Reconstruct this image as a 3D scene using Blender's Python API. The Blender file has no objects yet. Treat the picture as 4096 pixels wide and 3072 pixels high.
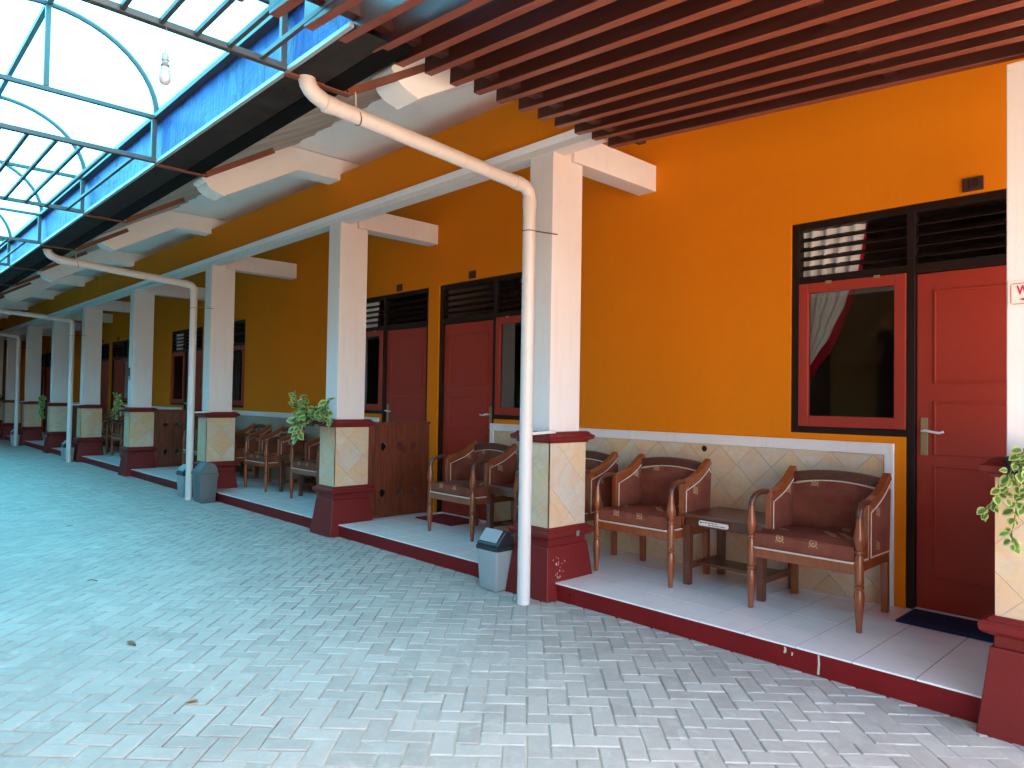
import bpy, bmesh, math, random
from mathutils import Vector, Matrix
random.seed(7)
scene = bpy.context.scene
COL = scene.collection

# ------------------------------------------------------------------ camera
CAM_LOC = Vector((0.0, -3.840, 1.4422))
TH, PITCH, ROLL = 0.76242, 0.02369, 0.01597
FW = Vector((-math.cos(TH) * math.cos(PITCH), math.sin(TH) * math.cos(PITCH), math.sin(PITCH)))
R0 = Vector((math.sin(TH), math.cos(TH), 0))
U0 = R0.cross(FW)
RT = R0 * math.cos(ROLL) + U0 * math.sin(ROLL)
UP = -R0 * math.sin(ROLL) + U0 * math.cos(ROLL)
cam_data = bpy.data.cameras.new('camera')
cam_data.sensor_fit = 'HORIZONTAL'; cam_data.sensor_width = 36.0; cam_data.lens = 24.92
cam_data.clip_start = 0.05; cam_data.clip_end = 1000
cam = bpy.data.objects.new('camera', cam_data); COL.objects.link(cam)
cam.matrix_world = Matrix(((RT.x, UP.x, -FW.x, CAM_LOC.x), (RT.y, UP.y, -FW.y, CAM_LOC.y), (RT.z, UP.z, -FW.z, CAM_LOC.z), (0, 0, 0, 1)))
scene.camera = cam

# ------------------------------------------------------------------ sky, sun, exposure
SUN_EL, SUN_AZ = math.radians(55), math.radians(22)      # azimuth measured from +X towards +Y
world = bpy.data.worlds.new('World'); scene.world = world; world.use_nodes = True
wn = world.node_tree; bg = wn.nodes['Background']
sky = wn.nodes.new('ShaderNodeTexSky'); sky.sky_type = 'NISHITA'; sky.sun_disc = False
sky.sun_elevation = SUN_EL; sky.sun_rotation = math.radians(90) - SUN_AZ
sky.air_density = 1.0; sky.dust_density = 1.2; sky.ozone_density = 1.0
wn.links.new(sky.outputs[0], bg.inputs[0]); bg.inputs[1].default_value = 0.15
sl = bpy.data.lights.new('sun', 'SUN'); sl.energy = 5.0; sl.angle = math.radians(0.6); sl.color = (1.0, 0.86, 0.70)
so = bpy.data.objects.new('sun', sl); COL.objects.link(so)
sd = Vector((math.cos(SUN_EL) * math.cos(SUN_AZ), math.cos(SUN_EL) * math.sin(SUN_AZ), math.sin(SUN_EL)))
so.rotation_euler = sd.to_track_quat('Z', 'Y').to_euler(); so.location = (20, -8, 30)
vs = scene.view_settings
vs.view_transform = 'Standard'; vs.look = 'None'; vs.gamma = 1.0; vs.use_curve_mapping = False
vs.exposure = 3.4
scene.cycles.max_bounces = 10; scene.cycles.diffuse_bounces = 7; scene.cycles.glossy_bounces = 4
scene.cycles.transmission_bounces = 6; scene.cycles.transparent_max_bounces = 8
scene.cycles.use_denoising = True; scene.cycles.sample_clamp_indirect = 6.0
scene.cycles.caustics_reflective = False; scene.cycles.caustics_refractive = False

# ------------------------------------------------------------------ materials
MAT = {}
class NT:
    def __init__(s, name):
        s.m = bpy.data.materials.new(name); s.m.use_nodes = True; s.t = s.m.node_tree; s.t.nodes.clear()
        s.out = s.n('ShaderNodeOutputMaterial'); MAT[name] = s.m
    def n(s, t, **k):
        x = s.t.nodes.new(t)
        for a, b in k.items(): setattr(x, a, b)
        return x
    def l(s, a, b): s.t.links.new(a, b)
    def put(s, sock, v):
        if hasattr(v, 'is_output') or isinstance(v, bpy.types.NodeSocket): s.l(v, sock)
        else: sock.default_value = v
    def math(s, op, a, b=0.0, c=0.0):
        x = s.n('ShaderNodeMath', operation=op)
        for i, v in enumerate((a, b, c)): s.put(x.inputs[i], v)
        return x.outputs[0]
    def mix(s, f, a, b, blend='MIX'):
        x = s.n('ShaderNodeMix', data_type='RGBA', blend_type=blend)
        s.put(x.inputs[0], f)
        for i, v in ((6, a), (7, b)): s.put(x.inputs[i], v if not isinstance(v, tuple) else (v + (1,))[:4])
        return x.outputs[2]
    def co(s, kind='Object', scale=(1, 1, 1), rot=(0, 0, 0), rand=False):
        tc = s.n('ShaderNodeTexCoord'); mp = s.n('ShaderNodeMapping')
        mp.inputs['Scale'].default_value = scale; mp.inputs['Rotation'].default_value = rot
        s.l(tc.outputs[kind], mp.inputs[0])
        if rand:
            oi = s.n('ShaderNodeObjectInfo'); va = s.n('ShaderNodeVectorMath', operation='ADD')
            cv = s.n('ShaderNodeCombineXYZ')
            for i, k in enumerate((37.0, 53.0, 71.0)): s.l(s.math('MULTIPLY', oi.outputs['Random'], k), cv.inputs[i])
            s.l(mp.outputs[0], va.inputs[0]); s.l(cv.outputs[0], va.inputs[1]); return va.outputs[0]
        return mp.outputs[0]
    def noise(s, co, scale, detail=4, rough=.6, dist=0.0):
        x = s.n('ShaderNodeTexNoise'); s.l(co, x.inputs['Vector'])
        x.inputs['Scale'].default_value = scale; x.inputs['Detail'].default_value = detail
        x.inputs['Roughness'].default_value = rough; x.inputs['Distortion'].default_value = dist
        return x.outputs[0]
    def ramp(s, v, a, b):
        x = s.n('ShaderNodeMapRange'); s.put(x.inputs[0], v); x.inputs[1].default_value = a; x.inputs[2].default_value = b
        return x.outputs[0]
    def bump(s, h, strength=.2, dist=.01):
        x = s.n('ShaderNodeBump'); x.inputs['Strength'].default_value = strength; x.inputs['Distance'].default_value = dist
        s.l(h, x.inputs['Height']); return x.outputs[0]
    def pbr(s, col, rough=.6, metal=0.0, normal=None, spec=.5, **kw):
        b = s.n('ShaderNodeBsdfPrincipled')
        s.put(b.inputs['Base Color'], col if not isinstance(col, tuple) else (col + (1,))[:4])
        s.put(b.inputs['Roughness'], rough); b.inputs['Metallic'].default_value = metal
        b.inputs['Specular IOR Level'].default_value = spec
        if normal is not None: s.l(normal, b.inputs['Normal'])
        for k, v in kw.items(): s.put(b.inputs[k], v)
        s.l(b.outputs[0], s.out.inputs[0]); return b

def paint(name, col, rough=.55, var=.12, scale=3.0, bump=.08, grime=0.0, gcol=(.1, .08, .06), spec=.4, grain=90, streak=0.0):
    t = NT(name); c = t.co()
    n1 = t.noise(c, scale, 5); n2 = t.noise(c, grain, 3)
    k = t.math('ADD', t.math('MULTIPLY', t.math('SUBTRACT', n1, .5), var * 2), 1.0)
    k = t.math('ADD', k, t.math('MULTIPLY', t.math('SUBTRACT', n2, .5), var * .8))
    x = t.n('ShaderNodeVectorMath', operation='SCALE'); x.inputs[0].default_value = col; t.l(k, x.inputs['Scale'])
    cc = x.outputs[0]
    if grime:
        g = t.math('MULTIPLY', t.ramp(t.noise(c, scale * 2.3, 6, .7, .6), .55, .8), grime)
        cc = t.mix(g, cc, gcol)
    if streak:
        st_ = t.noise(t.co(scale=(7, 7, .45)), 2.2, 6, .7, .4); sp = t.noise(c, 38, 3, .5)
        cc = t.mix(t.math('MULTIPLY', t.ramp(st_, .54, .74), streak), cc, gcol)
        cc = t.mix(t.math('MULTIPLY', t.ramp(sp, .70, .76), streak * 1.3), cc, gcol)
    r = t.math('ADD', t.math('MULTIPLY', n1, .15), rough - .07)
    t.pbr(cc, r, normal=t.bump(n2, bump, .004), spec=spec); return t.m

paint('white_plaster', (.70, .665, .65), .7, .06, 2.5, .12, .14, (.40, .33, .28), streak=.22)
paint('orange_plaster', (.68, .188, .003), .7, .07, .9, .2, .14, (.46, .12, .004), spec=.12, streak=.10)
paint('ceiling_plaster', (.84, .82, .79), .8, .08, 1.5, .1, .2, (.45, .42, .38))
paint('maroon_paint', (.150, .012, .011), .45, .22, 3.5, .2, .45, (.10, .025, .022), spec=.3, streak=.25)
paint('maroon_step', (.160, .007, .008), .55, .25, 4.0, .2, .5, (.085, .018, .018), spec=.2, streak=.35)
paint('red_door', (.30, .032, .018), .45, .10, 3, .1, .15, (.22, .02, .01), spec=.25)
paint('dark_frame', (.014, .0065, .005), .5, .25, 6, .1, spec=.2)
paint('steel_tube', (.055, .05, .05), .5, .3, 8, .1, .4, (.11, .045, .025), spec=.3)
paint('rust_iron', (.16, .055, .032), .7, .35, 12, .3, .5, (.06, .02, .015))
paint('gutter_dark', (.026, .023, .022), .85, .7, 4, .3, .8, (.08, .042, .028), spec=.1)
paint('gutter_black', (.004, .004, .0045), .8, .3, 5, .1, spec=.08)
paint('pvc_pipe', (.60, .57, .55), .35, .05, 3, .04, .25, (.36, .29, .24), streak=.3)
paint('bin_grey', (.27, .31, .325), .45, .05, 3, .03, .15, (.12, .12, .12))
paint('bin_lid', (.022, .025, .03), .3, .1, 5, .02)
paint('bin_flap', (.30, .34, .36), .35, .06, 4, .02)
paint('bin_old', (.12, .125, .13), .6, .3, 5, .1, .6, (.06, .055, .05))
paint('pot_black', (.015, .015, .018), .5, .2, 6, .1)
paint('mat_blue', (.006, .018, .075), .95, .25, 30, .6)
paint('mat_red', (.20, .008, .016), .95, .25, 30, .6)
paint('brass', (.25, .18, .09), .35, .2, 10, .05)
paint('chrome', (.62, .62, .60), .25, .05, 10, .02)
paint('plate_wood', (.05, .014, .010), .6, .3, 14, .1)
paint('ink_dark', (.008, .006, .006), .6, .1, 6, .02)
paint('sign_white', (.72, .66, .60), .5, .04, 8, .02)
paint('sign_red', (.52, .010, .07), .5, .08, 8, .02)
paint('cable_white', (.75, .76, .77), .4, .04, 8, .02)
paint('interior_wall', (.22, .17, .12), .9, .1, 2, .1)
paint('socket_grey', (.16, .17, .16), .6, .1, 8, .05)
paint('dry_leaf', (.16, .085, .045), .8, .4, 30, .3)
paint('low_bounce_wall', (.20, .10, .03), .8, .1, 1, .1)  # orange darkened so the unseen walls bounce less warm light

def wood(name, c1, c2, rough=.4, axis=(1, 12, 12), spec=.5, bump=.1, rand=True, coat=0.0):
    t = NT(name); c = t.co(scale=axis, rand=rand)
    n = t.noise(c, 3.0, 6, .65, 1.2); f = t.noise(c, 14, 4, .6, .3)
    v = t.ramp(t.math('ADD', t.math('MULTIPLY', n, .7), t.math('MULTIPLY', f, .3)), .3, .72)
    cc = t.mix(v, c1, c2)
    t.pbr(cc, t.math('ADD', t.math('MULTIPLY', f, .2), rough - .1), normal=t.bump(f, bump, .003), spec=spec, **({'Coat Weight': coat, 'Coat Roughness': .2} if coat else {}))
wood('slat_wood', (.022, .004, .002), (.065, .013, .006), .5, (1.2, 14, 14), coat=.12)  # dark tone includes the shade on the slat sides
wood('slat_lit_underside', (.13, .030, .016), (.27, .068, .034), .45, (1.2, 14, 14))  # slat undersides: light bounced from the ground painted into the colour
wood('chair_wood', (.15, .034, .011), (.31, .078, .018), .33, (10, 10, 1.6), coat=.4)
wood('chair_dark', (.055, .016, .009), (.12, .036, .018), .36, (3, 10, 10), coat=.3)
wood('table_wood', (.075, .018, .008), (.15, .042, .018), .38, (1.5, 10, 10), coat=.4)
wood('screen_wood', (.035, .006, .003), (.25, .055, .018), .45, (9, 9, .9), coat=.08)

def carved():
    t = NT('carved_wood'); c = t.co(); w = t.n('ShaderNodeTexWave'); w.bands_direction = 'X'
    t.l(c, w.inputs[0]); w.inputs['Scale'].default_value = 22; w.inputs['Distortion'].default_value = 9.0
    n = t.noise(c, 30, 3); h = t.math('ADD', w.outputs[1], n)
    cc = t.mix(t.ramp(h, .4, 1.6), (.060, .016, .009), (.11, .032, .016))
    t.pbr(cc, .35, normal=t.bump(h, .3, .004), spec=.4)
carved()

def fabric():
    t = NT('chair_fabric'); c = t.co(scale=(9.5, 9.5, 9.5), rot=(0, 0, 0), rand=False)
    sx = t.n('ShaderNodeSeparateXYZ'); t.l(c, sx.inputs[0])
    # two in-plane coordinates that work on all three panel directions
    u = t.math('ADD', sx.outputs[0], t.math('MULTIPLY', sx.outputs[1], .83)); v = t.math('ADD', sx.outputs[2], t.math('MULTIPLY', sx.outputs[1], .31))
    fu, fv = t.math('FRACT', u), t.math('FRACT', v)
    cu, cv = t.math('FLOOR', u), t.math('FLOOR', v)
    cb = t.n('ShaderNodeCombineXYZ'); t.l(cu, cb.inputs[0]); t.l(cv, cb.inputs[1])
    wnz = t.n('ShaderNodeTexWhiteNoise'); wnz.noise_dimensions = '2D'; t.l(cb.outputs[0], wnz.inputs[0])
    r = wnz.outputs[0]
    du = t.math('ABSOLUTE', t.math('SUBTRACT', fu, .5)); dv = t.math('ABSOLUTE', t.math('SUBTRACT', fv, .5))
    box = t.math('LESS_THAN', t.math('MAXIMUM', du, dv), .26)
    on1 = t.math('MULTIPLY', box, t.math('GREATER_THAN', r, .64))        # printed square
    on2 = t.math('MULTIPLY', t.math('LESS_THAN', t.math('MAXIMUM', du, dv), .33), t.math('LESS_THAN', r, .14))  # darker red square
    rad = t.math('SQRT', t.math('ADD', t.math('MULTIPLY', du, du), t.math('MULTIPLY', dv, dv)))
    zig = t.math('SINE', t.math('MULTIPLY', t.math('ADD', rad, t.math('MULTIPLY', t.math('GREATER_THAN', r, .9), t.math('ABSOLUTE', t.math('SUBTRACT', fu, fv)))), 42.0))
    motif = t.math('MULTIPLY', on1, t.ramp(zig, -.3, .3))
    n1 = t.noise(t.co(scale=(1, 1, 1), rand=True), 5, 5); n2 = t.noise(t.co(), 160, 2)
    weave = t.math('SINE', t.math('MULTIPLY', u, 42.0))
    base = t.mix(t.ramp(n1, .3, .7), (.13, .040, .026), (.25, .078, .050))
    base = t.mix(t.math('MULTIPLY', n2, .30), base, (.20, .06, .035))
    base = t.mix(t.math('MULTIPLY', on2, .3), base, (.22, .018, .022))
    base = t.mix(t.math('MULTIPLY', t.math('SUBTRACT', on1, motif), .6), base, (.24, .085, .03))
    base = t.mix(t.math('MULTIPLY', motif, .75), base, (.52, .36, .20))
    t.pbr(base, .9, normal=t.bump(t.math('ADD', n2, t.math('MULTIPLY', weave, .3)), .35, .003), spec=.08)
fabric()
paint('piping', (.55, .47, .38), .8, .15, 20, .2)

def marble():
    t = NT('marble_tile'); c = t.co('Object', rand=True)
    oi = t.n('ShaderNodeObjectInfo'); r = oi.outputs['Random']
    a = t.mix(r, (.62, .44, .25), (.60, .53, .43))
    r2 = t.math('FRACT', t.math('MULTIPLY', r, 17.3)); a = t.mix(t.math('MULTIPLY', t.math('GREATER_THAN', r2, .7), .45), a, (.64, .37, .20)); a = t.mix(t.math('MULTIPLY', t.math('LESS_THAN', r2, .2), .45), a, (.47, .44, .40))
    n = t.noise(c, 6, 5, .55, 1.2); a = t.mix(t.math('MULTIPLY', t.ramp(n, .42, .72), .75), a, (.60, .36, .16)); n7 = t.noise(c, 9, 5, .6, .8); a = t.mix(t.math('MULTIPLY', t.ramp(n7, .5, .75), .5), a, (.46, .41, .36))
    n3 = t.noise(c, 3.2, 7, .7, 2.5); vein = t.math('SUBTRACT', 1.0, t.ramp(t.math('ABSOLUTE', t.math('SUBTRACT', n3, .5)), 0, .025))
    a = t.mix(t.math('MULTIPLY', vein, .22), a, (.34, .25, .20))
    n4 = t.noise(c, 7, 5, .6, 1.0); a = t.mix(t.math('MULTIPLY', t.ramp(n4, .68, .76), .55), a, (.28, .25, .25))
    t.pbr(a, t.math('ADD', t.math('MULTIPLY', n, .25), .2), normal=t.bump(n, .1, .003), spec=.45)
marble()
paint('tile_joint', (.17, .14, .15), .9, .2, 10, .1)
paint('grout', (.36, .30, .22), .9, .2, 10, .2)

def floor_tile():
    t = NT('white_tile'); c = t.co(rand=True); n = t.noise(c, 4, 5); n2 = t.noise(t.co(), 2.2, 5, .7)
    a = t.mix(t.ramp(n, .3, .8), (.89, .87, .86), (.84, .82, .81)); a = t.mix(t.math('MULTIPLY', t.ramp(n2, .5, .8), .25), a, (.45, .40, .36))
    t.pbr(a, t.math('ADD', t.math('MULTIPLY', n2, .18), .10), normal=t.bump(n, .05, .003), spec=.5)
floor_tile()

def paver():
    t = NT('paver_stone'); oi = t.n('ShaderNodeObjectInfo'); at = t.n('ShaderNodeAttribute'); at.attribute_name = 'tone'
    r = t.math('FRACT', t.math('ADD', oi.outputs['Random'], at.outputs['Fac']))
    ge = t.n('ShaderNodeNewGeometry'); pos = ge.outputs['Position']
    n1 = t.noise(pos, .9, 5); n2 = t.noise(pos, 14, 6, .7); n3 = t.noise(pos, 220, 3, .7)
    a = t.mix(r, (.345, .32, .29), (.42, .39, .355)); r2 = t.math('FRACT', t.math('MULTIPLY', r, 13.7))
    a = t.mix(t.math('MULTIPLY', t.math('GREATER_THAN', r2, .82), .25), a, (.29, .255, .225))
    a = t.mix(t.math('MULTIPLY', t.ramp(n2, .5, .75), .45), a, (.52, .50, .47)); a = t.mix(t.math('MULTIPLY', t.ramp(n1, .5, .8), .35), a, (.25, .23, .215))
    n5 = t.noise(pos, 3.6, 6, .75, .8); a = t.mix(t.math('MULTIPLY', t.ramp(n5, .52, .72), .45), a, (.22, .20, .185))
    n6 = t.noise(pos, 5.2, 6, .75, 1.5); a = t.mix(t.math('MULTIPLY', t.ramp(n6, .58, .72), .5), a, (.60, .58, .55))
    a = t.mix(t.math('MULTIPLY', t.ramp(n3, .55, .75), .3), a, (.20, .185, .17))
    h = t.math('ADD', n3, t.math('MULTIPLY', n2, 1.5))
    t.pbr(a, t.math('ADD', t.math('MULTIPLY', n2, .2), .58), normal=t.bump(h, .35, .004), spec=.4)
paver()
def sand():
    t = NT('joint_sand'); ge = t.n('ShaderNodeNewGeometry'); pos = ge.outputs['Position']
    n = t.noise(pos, 60, 4, .7); n2 = t.noise(pos, 1.7, 5, .6)
    a = t.mix(n, (.34, .305, .25), (.56, .52, .44)); a = t.mix(t.math('MULTIPLY', t.ramp(n2, .48, .7), .65), a, (.15, .135, .115))
    t.pbr(a, .95, normal=t.bump(n, .5, .006), spec=.1)
sand()

def canopy_mat(name, ca_, cb_):
    t = NT(name); c = t.co(); n = t.noise(c, 1.1, 5, .6)
    col = t.mix(t.ramp(n, .35, .8), ca_, cb_)
    tl = t.n('ShaderNodeBsdfTranslucent'); t.l(col, tl.inputs[0]); tr = t.n('ShaderNodeBsdfTransparent'); tr.inputs[0].default_value = (.75, .95, 1, 1)
    gl = t.n('ShaderNodeBsdfGlossy'); gl.inputs['Roughness'].default_value = .15
    m1 = t.n('ShaderNodeMixShader'); m1.inputs[0].default_value = .0; t.l(tl.outputs[0], m1.inputs[1]); t.l(tr.outputs[0], m1.inputs[2])
    m2 = t.n('ShaderNodeMixShader'); m2.inputs[0].default_value = .06; t.l(m1.outputs[0], m2.inputs[1]); t.l(gl.outputs[0], m2.inputs[2])
    t.l(m2.outputs[0], t.out.inputs[0])
canopy_mat('canopy_sheet', (.13, .72, 1.0), (.11, .64, .90)); canopy_mat('canopy_warm_fill', (1.0, .86, .72), (.84, .72, .60))  # second one is invented for unseen near panels, adds warm fill light
def zinc():
    t = NT('gutter_sky_blue'); c = t.co(scale=(4, 1, .7)); n = t.noise(c, 1.8, 7, .65, 1.6); c2 = t.co(scale=(3, 1, 4)); n2 = t.noise(c2, 1.1, 6, .65, .9)  # blue of the reflected sky painted into the sheet colour
    a = t.mix(t.ramp(n, .3, .72), (.006, .022, .11), (.035, .075, .28)); a = t.mix(t.math('MULTIPLY', t.ramp(n2, .50, .66), .9), a, (.003, .008, .03))
    t.pbr(a, t.math('ADD', t.math('MULTIPLY', n, .25), .25), metal=.0, normal=t.bump(t.math('ADD', n, n2), .6, .03), spec=.12)
zinc()
def glass():
    t = NT('window_glass'); fr = t.n('ShaderNodeFresnel'); fr.inputs[0].default_value = 1.52
    tr = t.n('ShaderNodeBsdfTransparent'); tr.inputs[0].default_value = (.90, .92, .92, 1); gl = t.n('ShaderNodeBsdfGlossy'); gl.inputs['Roughness'].default_value = .01
    k = t.math('MINIMUM', t.math('MULTIPLY', fr.outputs[0], 1.8), 1.0)
    m = t.n('ShaderNodeMixShader'); t.l(k, m.inputs[0]); t.l(tr.outputs[0], m.inputs[1]); t.l(gl.outputs[0], m.inputs[2]); t.l(m.outputs[0], t.out.inputs[0])
glass()
def cloth(name, col):
    t = NT(name); n = t.noise(t.co(), 120, 2); a = t.mix(n, col, tuple(x * .85 for x in col))
    d = t.n('ShaderNodeBsdfDiffuse'); t.l(a, d.inputs[0]); tl = t.n('ShaderNodeBsdfTranslucent'); t.l(a, tl.inputs[0])
    m = t.n('ShaderNodeMixShader'); m.inputs[0].default_value = .25; t.l(d.outputs[0], m.inputs[1]); t.l(tl.outputs[0], m.inputs[2]); t.l(m.outputs[0], t.out.inputs[0])
cloth('curtain_white', (.90, .88, .87)); cloth('curtain_red', (.42, .012, .035))
def leafm():
    t = NT('leaf_variegated'); oi = t.n('ShaderNodeObjectInfo'); at = t.n('ShaderNodeAttribute'); at.attribute_name = 'edge'
    n = t.noise(t.co(rand=True), 45, 4, .6, 1.0)
    g = t.mix(oi.outputs['Random'], (.06, .15, .025), (.14, .25, .045))
    e = t.math('ADD', at.outputs['Fac'], t.math('MULTIPLY', t.math('SUBTRACT', n, .5), .9))
    a = t.mix(t.ramp(e, .45, .62), g, (.46, .50, .18))
    b = t.pbr(a, .4, spec=.4); tl = t.n('ShaderNodeBsdfTranslucent'); t.l(a, tl.inputs[0])
    m = t.n('ShaderNodeMixShader'); m.inputs[0].default_value = .25; t.l(b.outputs[0], m.inputs[1]); t.l(tl.outputs[0], m.inputs[2]); t.l(m.outputs[0], t.out.inputs[0])
leafm()
paint('warm_bounce_ground', (.375, .235, .145), .9, .2, 2, .3)  # ground out of view, coloured to bounce warm light
paint('stem_green', (.09, .13, .035), .6, .2, 20, .1)
def corrug():
    t = NT('roof_sheet_grey'); c = t.co(); n = t.noise(c, 2.5, 5); n2 = t.noise(t.co(scale=(8, .6, 1)), 2, 5)
    a = t.mix(t.ramp(n2, .3, .75), (.30, .27, .22), (.52, .48, .42)); a = t.mix(t.math('MULTIPLY', n, .3), a, (.36, .33, .29))
    t.pbr(a, .85, spec=.2)
corrug()
def bulbm():
    t = NT('bulb_white'); t.pbr((.42, .43, .47), .25, spec=.5)
bulbm()

# ------------------------------------------------------------------ mesh helpers
class MB:
    def __init__(s): s.v = []; s.f = []
    def add(s, vs, fs):
        o = len(s.v); s.v += [tuple(x) for x in vs]; s.f += [tuple(i + o for i in f) for f in fs]; return s
    def box(s, x0, x1, y0, y1, z0, z1):
        return s.add([(x0, y0, z0), (x1, y0, z0), (x1, y1, z0), (x0, y1, z0), (x0, y0, z1), (x1, y0, z1), (x1, y1, z1), (x0, y1, z1)],
                     [(0, 3, 2, 1), (4, 5, 6, 7), (0, 1, 5, 4), (1, 2, 6, 5), (2, 3, 7, 6), (3, 0, 4, 7)])
    def frustum(s, a, b, z0, z1):
        (x0, x1, y0, y1), (u0, u1, w0, w1) = a, b
        return s.add([(x0, y0, z0), (x1, y0, z0), (x1, y1, z0), (x0, y1, z0), (u0, w0, z1), (u1, w0, z1), (u1, w1, z1), (u0, w1, z1)],
                     [(0, 3, 2, 1), (4, 5, 6, 7), (0, 1, 5, 4), (1, 2, 6, 5), (2, 3, 7, 6), (3, 0, 4, 7)])
    def prism(s, poly, axis, a, b):
        n = len(poly)
        def P(p, t): return {'x': (t, p[0], p[1]), 'y': (p[0], t, p[1]), 'z': (p[0], p[1], t)}[axis]
        return s.add([P(p, a) for p in poly] + [P(p, b) for p in poly],
                     [tuple(range(n))[::-1], tuple(range(n, 2 * n))] + [(i, (i + 1) % n, n + (i + 1) % n, n + i) for i in range(n)])
    def sweep(s, path, prof, up=(0, 0, 1), cap=True, closed=False):
        path = [Vector(p) for p in path]; n = len(path); m = len(prof); vs = []
        for i, p in enumerate(path):
            if closed: t = path[(i + 1) % n] - path[i - 1]
            else: t = path[min(i + 1, n - 1)] - path[max(i - 1, 0)]
            t.normalize(); u = Vector(up)
            if abs(t.dot(u)) > .98: u = Vector((0, 1, 0)) if abs(t.y) < .9 else Vector((1, 0, 0))
            a = t.cross(u).normalized(); b = a.cross(t)
            vs += [p + a * q[0] + b * q[1] for q in prof]
        k = n if closed else n - 1
        fs = [(i * m + j, i * m + (j + 1) % m, ((i + 1) % n) * m + (j + 1) % m, ((i + 1) % n) * m + j) for i in range(k) for j in range(m)]
        if cap and not closed: fs += [tuple(range(m))[::-1], tuple(range((n - 1) * m, n * m))]
        return s.add(vs, fs)
    def tube(s, path, r, seg=8, **k):
        return s.sweep(path, [(r * math.cos(2 * math.pi * j / seg), r * math.sin(2 * math.pi * j / seg)) for j in range(seg)], **k)
    def bar(s, path, w, h, **k):
        return s.sweep(path, [(-w / 2, -h / 2), (w / 2, -h / 2), (w / 2, h / 2), (-w / 2, h / 2)], **k)
    def lathe(s, prof, x=0, y=0, z=0, seg=12):
        m = seg; vs = [(x + r * math.cos(2 * math.pi * j / m), y + r * math.sin(2 * math.pi * j / m), z + h) for r, h in prof for j in range(m)]
        n = len(prof)
        fs = [(i * m + j, i * m + (j + 1) % m, (i + 1) * m + (j + 1) % m, (i + 1) * m + j) for i in range(n - 1) for j in range(m)]
        fs += [tuple(range(m))[::-1], tuple(range((n - 1) * m, n * m))]
        return s.add(vs, fs)
    def mesh(s, name, mat, smooth=False, bevel=0.0, bseg=2):
        me = bpy.data.meshes.new(name); me.from_pydata(s.v, [], s.f); me.validate()
        bm = bmesh.new(); bm.from_mesh(me)
        bmesh.ops.recalc_face_normals(bm, faces=bm.faces)
        if bevel:
            es = [e for e in bm.edges if len(e.link_faces) == 2 and e.calc_face_angle(0) > .5]
            bmesh.ops.bevel(bm, geom=es, offset=bevel, segments=bseg, affect='EDGES', profile=.5, clamp_overlap=True)
        bm.to_mesh(me); bm.free()
        if smooth:
            me.polygons.foreach_set('use_smooth', [True] * len(me.polygons))
            if smooth != 'all':
                me.set_sharp_from_angle(angle=math.radians(40))
        if mat: me.materials.append(MAT[mat])
        return me
    def build(s, name, mat, parent=None, loc=None, **k):
        return obj(name, s.mesh(name, mat, **k), parent, loc)

def obj(name, me, parent=None, loc=None, rot=None):
    o = bpy.data.objects.new(name, me); COL.objects.link(o)
    if parent is not None: o.parent = parent
    if loc is not None: o.location = loc
    if rot is not None: o.rotation_euler = rot
    return o
def tag(o, label, cat, group=None):
    o['label'] = label; o['category'] = cat
    if group: o['group'] = group
    return o
def thing(name, label, cat, loc=(0, 0, 0), group=None, rz=0):
    o = bpy.data.objects.new(name, None); COL.objects.link(o); o.empty_display_size = .1
    o.location = loc; o.rotation_euler = (0, 0, rz); return tag(o, label, cat, group)
def copy_tree(o, parent=None):
    c = o.copy(); COL.objects.link(c); c.parent = parent
    for ch in list(o.children): copy_tree(ch, c)
    return c
def struct(o): o['kind'] = 'structure'; return o
def rel(poly_loc, base): return tuple(a - b for a, b in zip(poly_loc, base))

def clip(poly, x0, x1, y0, y1):
    for ax, val, sg in ((0, x0, 1), (0, x1, -1), (1, y0, 1), (1, y1, -1)):
        out = []
        for i in range(len(poly)):
            a, b = poly[i], poly[(i + 1) % len(poly)]
            da, db = (a[ax] - val) * sg, (b[ax] - val) * sg
            if da >= 0: out.append(a)
            if (da >= 0) != (db >= 0):
                t = da / (da - db); out.append((a[0] + t * (b[0] - a[0]), a[1] + t * (b[1] - a[1])))
        poly = out
        if len(poly) < 3: return []
    return poly
def area(p): return abs(sum(p[i][0] * p[(i + 1) % len(p)][1] - p[(i + 1) % len(p)][0] * p[i][1] for i in range(len(p)))) / 2
def diamonds(x0, x1, y0, y1, half, cx, cy, gap=.002):
    out = []; h = half - gap
    n = int(max(x1 - x0, y1 - y0) / half) + 3
    for i in range(-n, n + 1):
        for j in range(-n, n + 1):
            if (i + j) % 2: continue
            px, py = cx + i * half, cy + j * half
            if px < x0 - half or px > x1 + half or py < y0 - half or py > y1 + half: continue
            q = clip([(px - h, py), (px, py - h), (px + h, py), (px, py + h)], x0, x1, y0, y1)
            if len(q) >= 3 and area(q) > 3e-4: out.append(q)
    return out

# ------------------------------------------------------------------ key dimensions (metres)
S = .123          # veranda floor height
YW = 1.273        # wall face
XEND = -33.0
PIL_R = {0: -.53, 1: -3.61, 2: -6.69, 3: -10.245, 4: -13.85, 5: -17.31, 6: -20.26, 7: -23.51, 8: -26.59, 9: -29.8}
# rooms: (x0, x1, door on the right side?)
ROOMS = [(-2.372, -.60, True), (-6.62, -4.85, False), (-8.59, -6.82, True), (-13.83, -12.06, False), (-15.80, -14.03, True),
         (-20.27, -18.50, False), (-22.25, -20.48, True), (-27.1, -25.33, False), (-29.07, -27.3, True)]
GY0, GY1, GZ0, GZ1 = -2.12, -1.78, 3.20, 3.55      # rain gutter
VY = -2.84                                        # ridge of the arched canopy
VX1 = 2.9                                         # canopy end behind the camera

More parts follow.
